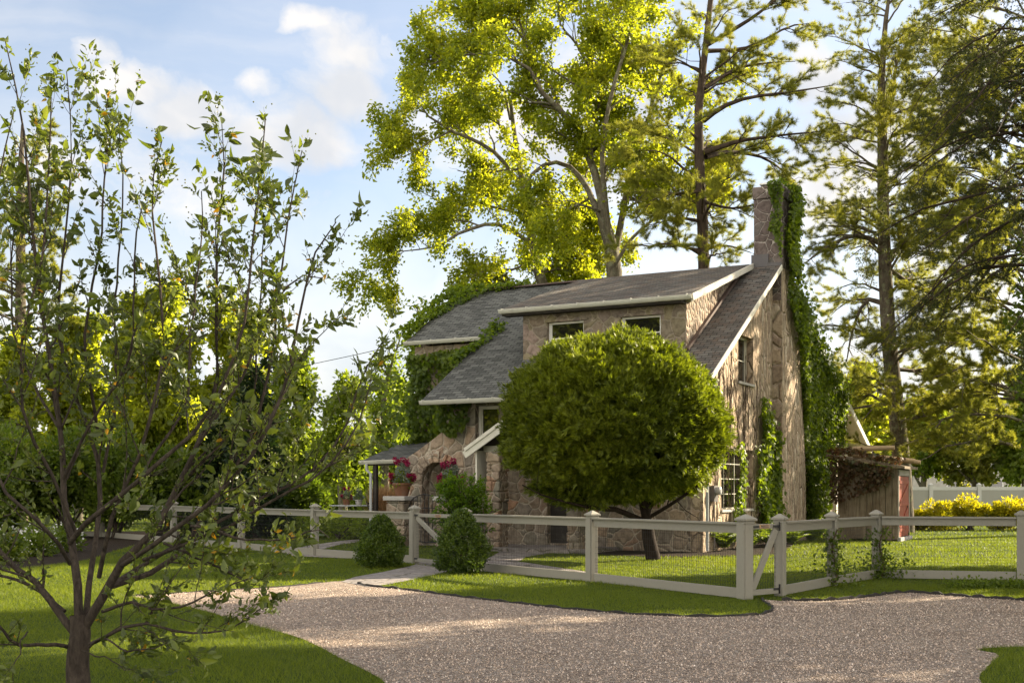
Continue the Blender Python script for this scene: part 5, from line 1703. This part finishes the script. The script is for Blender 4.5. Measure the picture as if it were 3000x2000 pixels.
# ferns
def fern(label, x, y, n, L, seed, group="ferns at the foot of the house", name="fern"):
    rng = np.random.default_rng(seed)
    o = plant(name, x, y, label, "fern", group)
    a = rng.uniform(0, 2 * math.pi, n); ln = rng.uniform(.7, 1.15, n) * L
    t = np.linspace(0, 1, 16)
    el_ = rng.uniform(.9, 1.45, n)
    out_ = np.cos(el_)[:, None] * t + .35 * t[None, :] ** 2.2
    up_ = np.sin(el_)[:, None] * t - .38 * t[None, :] ** 2.4
    C = np.stack([np.cos(a)[:, None] * out_ * ln[:, None], np.sin(a)[:, None] * out_ * ln[:, None], up_ * ln[:, None]], -1)
    T = unit(np.gradient(C, axis=1)); S = unit(np.cross(T, np.array([0, 0, 1.0])))
    w_ = (np.sin(np.clip(t * 1.05, 0, 1) * math.pi) ** .7 * .20)[None, :, None] * ln[:, None, None]
    vs, dd, ss = [], [], []
    for sg in (-1, 1):
        vs.append(C[:, 2:].reshape(-1, 3)); dd.append((S[:, 2:] * sg + T[:, 2:] * .35).reshape(-1, 3)); ss.append(np.broadcast_to(w_[:, 2:, 0], (n, 14)).reshape(-1))
    V, F = leaf_arrays(rng, np.vstack(vs), np.vstack(dd), np.concatenate(ss) + .01, .34, .05, None, .2)
    np_mesh("fronds", V, F, MAT['fern_leaf'], o)
    return o
FERNS = [(1830, 1600, 12, .55, "small fern below the globe evergreen's trunk"), (1980, 1608, 18, .75, "fern clump below the right side of the globe evergreen"), (2055, 1612, 22, .95, "tall fern clump left of the corner fence post"), (2120, 1612, 24, 1.0, "tall fern clump behind the corner fence post"),
         (2200, 1606, 24, 1.0, "fern clump seen through the narrow gate, left side"), (2255, 1602, 24, .95, "fern clump seen through the narrow gate, right side"), (2320, 1598, 22, .9, "fern clump right of the narrow gate"), (2380, 1590, 20, .8, "fern clump at the chimney foot"), (1760, 1602, 10, .5, "small fern near the right porch pillar"), (2080, 1600, 18, .9, "fern clump against the downpipe")]
for k, (px, py, n, L, lb) in enumerate(FERNS):
    g_ = G(px, py); fern(lb, g_[0], g_[1], n + 8, L, 320 + k)

# ---- vines on fence posts
def post_vine(label, x, y, H, w_, n, seed, base=None, mat='hedge_leaf'):
    rng = np.random.default_rng(seed)
    o = plant("fence_vine", x, y, label, "vine", "vines on the right hand fence")
    z = rng.uniform(.0, 1, n) * H
    pos = np.stack([rng.normal(size=n) * w_, -.10 + rng.normal(size=n) * w_ * .7, z], 1)
    if base:
        m = base; q = np.stack([rng.normal(size=m) * w_ * 2.8, rng.normal(size=m) * .22 - .05, np.abs(rng.normal(size=m)) * .22 + .02], 1); pos = np.vstack([pos, q])
    d = rng.normal(size=pos.shape); d[:, 1] -= .5
    V, F = leaf_arrays(rng, pos, d, rng.uniform(.6, 1.3, len(pos)) * .07, .6, .15); np_mesh("foliage", V, F, MAT[mat], o)
    q = np.stack([np.linspace(.0, .03, 8) + .05 * np.sin(np.arange(8)), np.full(8, -.12), np.linspace(0, H, 8)], 1)[None]
    P2, R2 = children(rng, q, np.full((1, 8), .014), 9, (.2, .5), (30, 80), .2, .1, 1, 5, .6, .4, .2, .4)
    tube_mesh("stem", [(q, np.full((1, 8), .014), 5), (P2, R2, 3)], MAT['vine_bark'], o)
    a, ta = pts_on(rng, P2, R2, 22, .2, .02)
    V, F = leaf_arrays(rng, a, ta + rng.normal(size=ta.shape) * .7, rng.uniform(.6, 1.3, len(a)) * .06, .55, .15); np_mesh("leaves", V, F, MAT[mat], o)
post_vine("leafy vine climbing the fence post right of the narrow gate", *FR1, .95, .10, 420, 331, 160)
post_vine("leafy vine with a dark bushy base at the fence corner post by the shed", FR2[0] + .05, FR2[1], .9, .10, 320, 332, 700)
g_ = G(2900, 1722); 
rng = np.random.default_rng(333)
o = plant("ground_ivy", g_[0], g_[1] - .15, "low dark creeper along the foot of the right hand fence", "plant")
n = 1500; pos = np.stack([rng.uniform(-.75, .95, n), rng.normal(size=n) * .13, np.abs(rng.normal(size=n)) * .07 + .01], 1)
V, F = leaf_arrays(rng, pos, rng.normal(size=(n, 3)) + [0, -.3, .4], rng.uniform(.6, 1.2, n) * .06, .6, .1); np_mesh("foliage", V, F, MAT['hedge_leaf'], o)

# ================================================================ ivy on the house (house coordinates)
def ivy(label, regions, seed, size=.13, mat='ivy_leaf', stems=True, name="climbing_ivy"):
    """regions: (fn(a,b)->local point, normal, polygon, density per m2, thickness)"""
    rng = np.random.default_rng(seed)
    o = empty(name, (HX, HY, 0), HANG, label, "ivy", "ivy growing on the house")
    pos, nr = [], []
    st = []
    for fn, nrm, poly, dens, th in regions:
        poly = np.array(poly, float)
        lo, hi = poly.min(0), poly.max(0)
        n = int((hi - lo).prod() * dens * 2.6)
        ab = rng.uniform(lo, hi, (n, 2))
        k = in_poly(ab[:, 0], ab[:, 1], poly)
        # ragged patches
        ph = rng.uniform(0, 6, 4)
        f = .45 + np.sin(ab[:, 0] * 3.1 + ph[0]) + np.sin(ab[:, 1] * 2.7 + ph[1]) + .8 * np.sin(ab[:, 0] * 7.3 - ab[:, 1] * 4.1 + ph[2])
        k &= rng.uniform(-2.8, .2, n) < f
        ab = ab[k]; f = f[k]
        nv = np.array(nrm, float); nv = nv / np.linalg.norm(nv)
        q = np.array([fn(a, b) for a, b in ab]).reshape(-1, 3)
        q = q + nv * (np.abs(rng.normal(size=(len(q), 1))) * th + .02 + .05 * (f[:, None] + 1.2).clip(0))
        pos.append(q); nr.append(np.tile(nv, (len(q), 1)))
    pos, nr = np.vstack(pos), np.vstack(nr)
    n = len(pos)
    d = np.tile([[0, 0, -1.0]], (n, 1)) + rng.normal(size=(n, 3)) * .6 + nr * .45
    V, F = leaf_arrays(rng, pos, d, rng.uniform(.6, 1.25, n) * size, .85, .12, nr, .15)
    np_mesh("foliage", V, F, MAT[mat], o)
    return o
gp = lambda y, z: (-.27, y, z)
cpl = lambda y, z: (.01, y, z)
def cpt(y, z):
    e = np.interp(z, [0, 2.5, 4.6, 6.4, 7.4, 8.3, 10.8], [9.3, 9.1, 8.7, 8.3, 7.9, 7.86, 7.83])
    return (.01 if y < e else -.27 + .25 * max(0, 1 - (y - e) * 1.2), y, z)
ivy("dense golden green ivy covering the chimney's right side and the rear gable", [
    (cpt, (1, 0, 0), [(6.55, 10.85), (7.85, 10.9), (7.9, 8.0), (6.6, 8.4)], 330, .07),
    (cpt, (1, 0, 0), [(6.75, 8.4), (7.9, 8.0), (14.7, 5.05), (14.5, 3.0), (13.2, 2.4), (12.5, .9), (11.2, .6), (9.6, .5), (9.3, 2.5), (8.7, 4.6), (8.0, 6.0), (7.0, 7.0)], 210, .10),
    (cpt, (1, 0, 0), [(7.9, 8.1), (14.7, 5.25), (14.7, 4.6), (7.6, 7.4)], 160, .20),
    (lambda x, z: (x, 6.40, z), (0, -1, 0), [(-.38, 10.9), (.02, 10.9), (.02, 8.6), (-.12, 9.2), (-.30, 9.5), (-.26, 10.2)], 330, .04),
    (lambda x, y: (x, y, 10.85), (0, 0, 1), [(-.45, 6.5), (.02, 6.5), (.02, 7.8), (-.3, 7.8)], 260, .06),
], 401)
ivy("narrow dark creeper climbing the shaded corner left of the chimney", [
    (gp, (1, 0, 0), [(4.75, .2), (6.4, .2), (6.4, 2.2), (6.1, 3.2), (5.4, 4.4), (4.9, 4.3), (5.0, 3.0), (4.65, 1.6)], 240, .09),
    (lambda x, z: (x, 6.40, z), (0, -1, 0), [(-.28, .2), (-.02, .2), (-.1, 2.2), (-.25, 3.2)], 200, .06)], 402, .15)
ivy("thin trailing creeper hanging over the paned lower window", [
    (gp, (1, 0, 0), [(2.3, .3), (3.6, .3), (3.2, 1.4), (3.3, 2.9), (2.75, 2.9), (2.5, 1.6)], 150, .06), (gp, (1, 0, 0), [(4.3, 1.2), (4.75, .8), (4.9, 3.0), (4.4, 2.9)], 100, .06)], 403, .12)
ivy("sprig of ivy at the house corner beside the downpipe", [
    (gp, (1, 0, 0), [(.2, 4.5), (.5, 4.5), (.9, 3.2), (1.3, 2.2), (.6, 2.2), (.2, 3.2)], 240, .08)], 404, .12)
ivy("thick green ivy curtain on the wall under the upper left eave", [
    (lambda x, z: (x, 3.28, z), (0, -1, 0), [(-11.15, 2.6), (-11.2, 5.9), (-10, 6.0), (-7.7, 6.1), (-7.6, 3.0), (-9, 2.9), (-10, 2.7)], 210, .13),
    (lambda x, z: (x, .13, z), (0, -1, 0), [(-8.15, 4.4), (-7.15, 4.4), (-7.2, 3.5), (-7.6, 3.1), (-8.1, 3.4)], 190, .08),
    (lambda y, z: (-8.03, y, z), (-1, 0, 0), [(.15, 3.2), (3.3, 3.0), (3.3, 6.0), (.2, 4.5)], 200, .12),
    (lambda x, z: (x, 2.0, z), (0, -1, 0), [(-11.2, 3.0), (-10.4, 3.0), (-10.3, 5.0), (-11.1, 5.6)], 60, .35),
], 405, .15)
ivy("ivy spilling over the left rake of the main roof", [
    (lambda x, y: (x, y, hf(y) + .03), (-.3, -.3, .9), [(-11.45, 3.1), (-11.15, 3.3), (-11.0, 4.4), (-10.7, 5.4), (-9.9, 6.2), (-9.6, 6.5), (-11.45, 6.5)], 170, .05),
    (lambda x, y: (x, y, hf(y) + .03), (0, 0, 1), [(-9.9, 6.2), (-8.6, 6.35), (-8.6, 6.55), (-9.9, 6.6)], 200, .07),
    (lambda x, y: (x, y, hf(y) + .1), (-.6, 0, .7), [(-11.6, 3.0), (-11.2, 3.0), (-11.1, 6.5), (-11.6, 6.5)], 170, .09)], 406, .14)
ivy("tuft of ivy growing up the step between the two left roof levels", [
    (lambda x, y: (x, y, hf(y) + .02), (-.2, -.2, .9), [(-8.45, 1.2), (-8.2, 1.2), (-8.0, 2.6), (-7.75, 3.5), (-8.3, 3.5)], 260, .08)], 407, .14)
ivy("brown and green creeper drooping over the shed's plank wall", [
    (lambda x, z: (x, 9.47, z), (0, -1, 0), [(.75, 2.75), (2.75, 2.3), (2.5, 1.8), (1.9, 1.55), (1.4, 1.4), (.8, 1.2)], 190, .07),
    (lambda x, y: (x, y, shh(x) + .14), (0, 0, 1), [(.6, 9.3), (2.9, 9.3), (2.9, 10.2), (.6, 11)], 60, .05)], 408, .13, 'ivy_dry')
ivy("green ivy shoots at the foot of the chimney by the shed", [
    (cpt, (1, 0, 0), [(9.4, .05), (12.4, .05), (12.0, 1.6), (10.5, 1.9), (9.5, 1.2)], 130, .14)], 409, .13)
# bare vine stems left on the gable
rng = np.random.default_rng(410)
o = empty("vine_stems", (HX, HY, 0), HANG, "bare brown vine stems clinging to the sunlit gable wall", "vine")
m = 26
q = np.zeros((m, 12, 3))
for i in range(m):
    y_ = rng.uniform(.5, 4.9); h_ = rng.uniform(2.2, 5.2)
    q[i, :, 0] = -.265; q[i, :, 1] = y_ + np.cumsum(rng.normal(size=12) * .07); q[i, :, 2] = np.linspace(2.8 if rng.random() < .6 else 0.3, 2.8 + h_ * .55, 12)
q[:, :, 2] = np.minimum(q[:, :, 2], 4.3 + .6 * q[:, :, 1])
P2, R2 = children(rng, q, np.full((m, 12), .009), 2, (.3, .9), (20, 60), .2, .1, 1, 6, .7, .4, .2, .35)
P2[:, :, 0] = -.265
tube_mesh("stems", [(q, np.full((m, 12), .010), 4), (P2, R2, 3)], MAT['vine_bark'], o)

# ================================================================ the fruit tree in the foreground
rng = np.random.default_rng(500)
ZA = 8.0
trunk = limbs_from([([(232, 2170, 0), (230, 2000, 0), (226, 1930, 0), (236, 1860, 0), (232, 1800, 0)], .085, .062)], ZA, 8)
cl_ = [
 ([(232, 1850, 0), (223, 1670, .0), (205, 1560, .1), (187, 1446, .15), (187, 1319, .2), (170, 1100, .2), (121, 829, .2), (92, 560, .2), (60, 330, .2), (15, 120, .2)], .046, .004),
 ([(250, 1830, 0), (262, 1680, .2), (285, 1540, .35), (302, 1383, .5), (287, 1268, .55), (240, 1140, .6), (200, 900, .6), (215, 700, .6), (225, 430, .6), (195, 210, .6)], .034, .004),
 ([(287, 1268, .55), (250, 1000, .4), (280, 700, .4), (305, 480, .4), (312, 310, .4)], .018, .004),
 ([(302, 1383, .5), (340, 1150, .6), (330, 850, .7), (355, 560, .7), (345, 345, .7)], .018, .004),
 ([(290, 1690, -.1), (340, 1500, -.3), (420, 1330, -.4), (480, 1050, -.4), (455, 760, -.4), (440, 550, -.4), (475, 410, -.4)], .024, .004),
 ([(240, 1850, 0), (310, 1735, -.05), (357, 1655, -.1), (408, 1610, -.1), (465, 1545, -.1), (485, 1490, .0), (560, 1330, .1), (620, 1180, .2), (640, 980, .2), (645, 700, .2), (660, 480, .2), (650, 365, .2)], .050, .004),
 ([(204, 1590, -.1), (280, 1500, -.3), (357, 1446, -.4), (459, 1351, -.5), (574, 1255, -.5), (657, 1128, -.5), (720, 960, -.5), (745, 700, -.5), (765, 500, -.5), (778, 345, -.5)], .028, .004),
 ([(330, 1715, 0), (459, 1670, .2), (561, 1600, .3), (620, 1480, .4), (740, 1320, .4), (800, 1120, .4), (835, 850, .4), (860, 600, .4), (885, 440, .4)], .032, .004),
 ([(357, 1655, -.2), (480, 1580, -.5), (640, 1450, -.6), (780, 1280, -.7), (850, 1100, -.7), (890, 900, -.7), (935, 720, -.7), (985, 650, -.7)], .026, .004),
 ([(340, 1705, .2), (470, 1620, .5), (700, 1480, .6), (900, 1370, .7), (1000, 1250, .8), (1055, 1110, .8), (1120, 1000, .8)], .026, .004),
 ([(420, 1640, -.2), (560, 1590, -.3), (760, 1500, -.4), (930, 1400, -.5), (1040, 1250, -.5), (1090, 1100, -.5)], .020, .004),
 ([(560, 1330, .1), (700, 1150, .1), (800, 950, .1), (880, 820, .1), (945, 815, .1)], .018, .004),
 ([(265, 1885, -.05), (340, 1860, -.3), (446, 1832, -.4), (540, 1850, -.5), (640, 1848, -.5), (700, 1830, -.5), (765, 1780, -.5)], .020, .004),
 ([(300, 1790, -.1), (400, 1760, -.4), (520, 1775, -.6), (620, 1730, -.7), (740, 1690, -.7)], .018, .004),
 ([(480, 1590, -.1), (600, 1640, -.2), (700, 1690, -.2), (770, 1715, -.2)], .014, .003),
 ([(560, 1540, -.3), (700, 1560, -.5), (850, 1575, -.5), (930, 1550, -.5), (965, 1575, -.5)], .014, .003),
 ([(262, 1895, -.05), (310, 1868, -.3), (370, 1895, -.5), (440, 1897, -.6), (520, 1870, -.6)], .013, .003),
 ([(240, 1905, -.05), (290, 1925, -.2), (340, 1955, -.3), (385, 1960, -.4)], .008, .003),
 ([(205, 1895, 0), (120, 1875, -.3), (60, 1855, -.5), (0, 1795, -.6), (-80, 1700, -.6)], .022, .006),
 ([(215, 1850, 0), (120, 1715, .1), (55, 1660, .2), (0, 1600, .2), (-60, 1500, .2)], .040, .012),
 ([(190, 1790, .1), (60, 1690, .3), (-60, 1640, .4), (-150, 1500, .4)], .020, .006),
 ([(205, 1650, -.1), (150, 1560, -.4), (60, 1480, -.5), (-10, 1380, -.5), (-30, 1100, -.5), (-10, 800, -.5), (15, 500, -.5), (40, 330, -.5)], .022, .004),
 ([(223, 1560, -.1), (130, 1350, -.3), (70, 1200, -.4), (50, 950, -.4), (110, 700, -.4), (140, 420, -.4), (150, 280, -.4)], .020, .004),
 ([(170, 1250, .2), (90, 1100, .5), (30, 900, .6), (40, 600, .6), (60, 420, .6)], .016, .004),
 ([(187, 1400, .15), (260, 1250, 0), (380, 1050, -.1), (400, 850, -.1), (410, 620, -.1), (480, 560, -.1)], .018, .004),
 ([(420, 1380, -.4), (540, 1150, -.2), (560, 900, -.1), (590, 700, -.1), (590, 560, -.1)], .015, .004),
 ([(620, 1480, .4), (720, 1200, .7), (740, 950, .7), (760, 700, .7), (790, 600, .7)], .015, .004),
 ([(80, 1850, -.35), (70, 1880, -.5), (50, 1940, -.6), (40, 2000, -.6)], .008, .003),
]
CL = limbs_from([(a, b * .66, c * .8) for a, b, c in cl_], ZA, 14)
# small kinks make the limbs look grown
kink = np.cumsum(rng.normal(size=CL[0].shape) * .010, axis=1); kink[:, 0] = 0; kink *= np.sin(np.linspace(0, 1, 14) * math.pi)[None, :, None]
CL = (CL[0] + kink, CL[1])
P2a, R2a = children(rng, *CL, 4.2, (.28, .95), (20, 50), .50, .22, .97, 7, .5, .25, .45, .12, .05, rmax=.010)
P2c, R2c = children(rng, *CL, 1.8, (.25, .8), (40, 85), .15, .08, .7, 7, .4, .25, .30, .16, .05, rmax=.008)
P2 = np.concatenate([P2a, P2c]); R2 = np.concatenate([R2a, R2c])
P3, R3 = children(rng, P2, R2, 7.0, (.05, .22), (30, 65), .25, .15, 1, 4, .6, .5, .3, .15, rmax=.004)
P3b, R3b = children(rng, *CL, 6.0, (.05, .22), (35, 75), .3, .25, 1, 4, .35, .5, .2, .15, rmax=.005)
P3 = np.concatenate([P3, P3b]); R3 = np.concatenate([R3, R3b])
o = plant("crabapple_tree", trunk[0][0, 0, 0], trunk[0][0, 0, 1], "young crabapple with dark vase shaped limbs, small leaves and green fruit in the left foreground", "tree")
tubes_local("trunk", o, [(*trunk, 14), (*CL, 10), (P2, R2, 6), (P3, R3, 4)], MAT['crab_bark'])
a, ta = pts_on(rng, P3, R3, 70, .2, .010); b, tb_ = pts_on(rng, P2, R2, 40, .15, .008)
pos = np.vstack([a, b]); t_ = np.vstack([ta, tb_])
d = t_ * .7 + rng.normal(size=t_.shape) * .62; d[:, 2] += .05
sz = rng.gamma(5, 1 / 5, len(pos)) * .040
V, F = leaf_arrays(rng, pos, d, sz, .50, .16, None, .22, True)
fol("crown", o, V, F, MAT['crab_leaf'])
# long new leaves at the shoot tips
tips = np.vstack([P2[:, -1], CL[0][:, -1], P2[:, -2]]); td = np.vstack([unit(P2[:, -1] - P2[:, -2]), unit(CL[0][:, -1] - CL[0][:, -2]), unit(P2[:, -1] - P2[:, -2])])
k = rng.integers(0, len(tips), 950)
V, F = leaf_arrays(rng, tips[k] + rng.normal(size=(950, 3)) * .01, td[k] * .5 + rng.normal(size=(950, 3)) * .6, rng.uniform(.06, .11, 950), .42, .18, None, .35, True)
fol("tip_leaves", o, V, F, MAT['crab_leaf'])
k = rng.integers(0, len(a), 260)
V, F = leaf_arrays(rng, a[k], rng.normal(size=(260, 3)) + [0, 0, -.6], rng.uniform(.03, .06, 260), .5, .15, None, .2, True)
fol("yellow_leaves", o, V, F, MAT['crab_gold'])
# fruit: small spheres on short stalks
NF = 3000
k = rng.integers(0, len(P3), NF)
c = P3[k, -1] + rng.normal(size=(NF, 3)) * .022
oct_v = np.array([(1, 0, 0), (-1, 0, 0), (0, 1, 0), (0, -1, 0), (0, 0, 1), (0, 0, -1)]) * .0066
oct_f = np.array([(0, 2, 4), (2, 1, 4), (1, 3, 4), (3, 0, 4), (2, 0, 5), (1, 2, 5), (3, 1, 5), (0, 3, 5)])
V = (c[:, None, :] + oct_v[None]).reshape(-1, 3); F = (np.arange(NF)[:, None, None] * 6 + oct_f[None]).reshape(-1, 3)
fr = np_mesh("fruit", V - np.array(o.location), F, MAT['berry'], o, True); fr['kind'] = 'stuff'

# ================================================================ lawn blades and loose gravel
rng = np.random.default_rng(600)
def scatter(n, y0, y1, half=.47, extra=1.0):
    """uniform over the ground trapezoid in front of the camera position"""
    u = rng.uniform(0, 1, n); y = np.sqrt(y0 ** 2 + u * (y1 ** 2 - y0 ** 2))
    x = rng.uniform(-1, 1, n) * (y * half + extra)
    return x, y
def not_lawn(x, y):
    k = in_poly(x, y, GRAVEL)
    for p in PATHS + BEDS: k |= in_poly(x, y, p)
    # inside the house
    dx, dy = x - HX, y - HY
    lx = .8797 * dx - .4756 * dy; ly = .4756 * dx + .8797 * dy
    k |= (lx > -11) & (lx < -.3) & (ly > .2) & (ly < 20)
    return k
xs, ys, hs, ws = [], [], [], []
for n, y0, y1, h, w_ in ((210000, 9.3, 14.5, .050, .0050), (190000, 14.5, 20, .052, .0075), (170000, 20, 28, .058, .010), (120000, 28, 42, .065, .016), (70000, 42, 75, .08, .03)):
    x, y = scatter(n, y0, y1)
    k = ~not_lawn(x, y)
    x, y = x[k], y[k]
    patch = .75 + .35 * np.sin(x * 1.3 + 2 * np.sin(y * .7)) * np.sin(y * 1.1 + x * .4)
    xs.append(x); ys.append(y); hs.append(h * patch * rng.uniform(.55, 1.25, len(x))); ws.append(np.full(len(x), w_))
x, y, h, w_ = (np.concatenate(q) for q in (xs, ys, hs, ws))
n = len(x); a = rng.uniform(0, 2 * math.pi, n)
sx, sy = np.cos(a) * w_ / 2, np.sin(a) * w_ / 2
lx, ly = rng.normal(size=n) * h * .55, rng.normal(size=n) * h * .55
V = np.stack([np.stack([x - sx, y - sy, np.zeros(n)], 1), np.stack([x + sx, y + sy, np.zeros(n)], 1), np.stack([x + lx, y + ly, h], 1)], 1).reshape(-1, 3)
o = np_mesh("lawn_grass", V, np.arange(n * 3).reshape(-1, 3), MAT['grass_blade']); tag(o, "short mown grass of the lawns", None, None, 'stuff')

n = 90000
x, y = scatter(n, 9.5, 19.5)
k = in_poly(x, y, GRAVEL); x, y = x[k], y[k]; n = len(x)
s = rng.gamma(5, 1 / 5, n) * .0095
tv = np.array([(1, 0, -.35), (-.5, .87, -.35), (-.5, -.87, -.35), (0.1, .1, .62)])
a = rng.uniform(0, 6.28, n); ca, sa = np.cos(a)[:, None], np.sin(a)[:, None]
vx = tv[None, :, 0] * ca - tv[None, :, 1] * sa * .7; vy = tv[None, :, 0] * sa + tv[None, :, 1] * ca * .7
V = np.stack([x[:, None] + vx * s[:, None], y[:, None] + vy * s[:, None], .010 + (tv[None, :, 2] + rng.normal(size=(n, 4)) * .15) * s[:, None]], -1).reshape(-1, 3)
F = (np.arange(n)[:, None, None] * 4 + np.array([(0, 1, 3), (1, 2, 3), (2, 0, 3), (0, 2, 1)])[None]).reshape(-1, 3)
o = np_mesh("loose_gravel", V, F, MAT['pebble']); tag(o, "loose stones of the gravel drive", None, None, 'stuff')
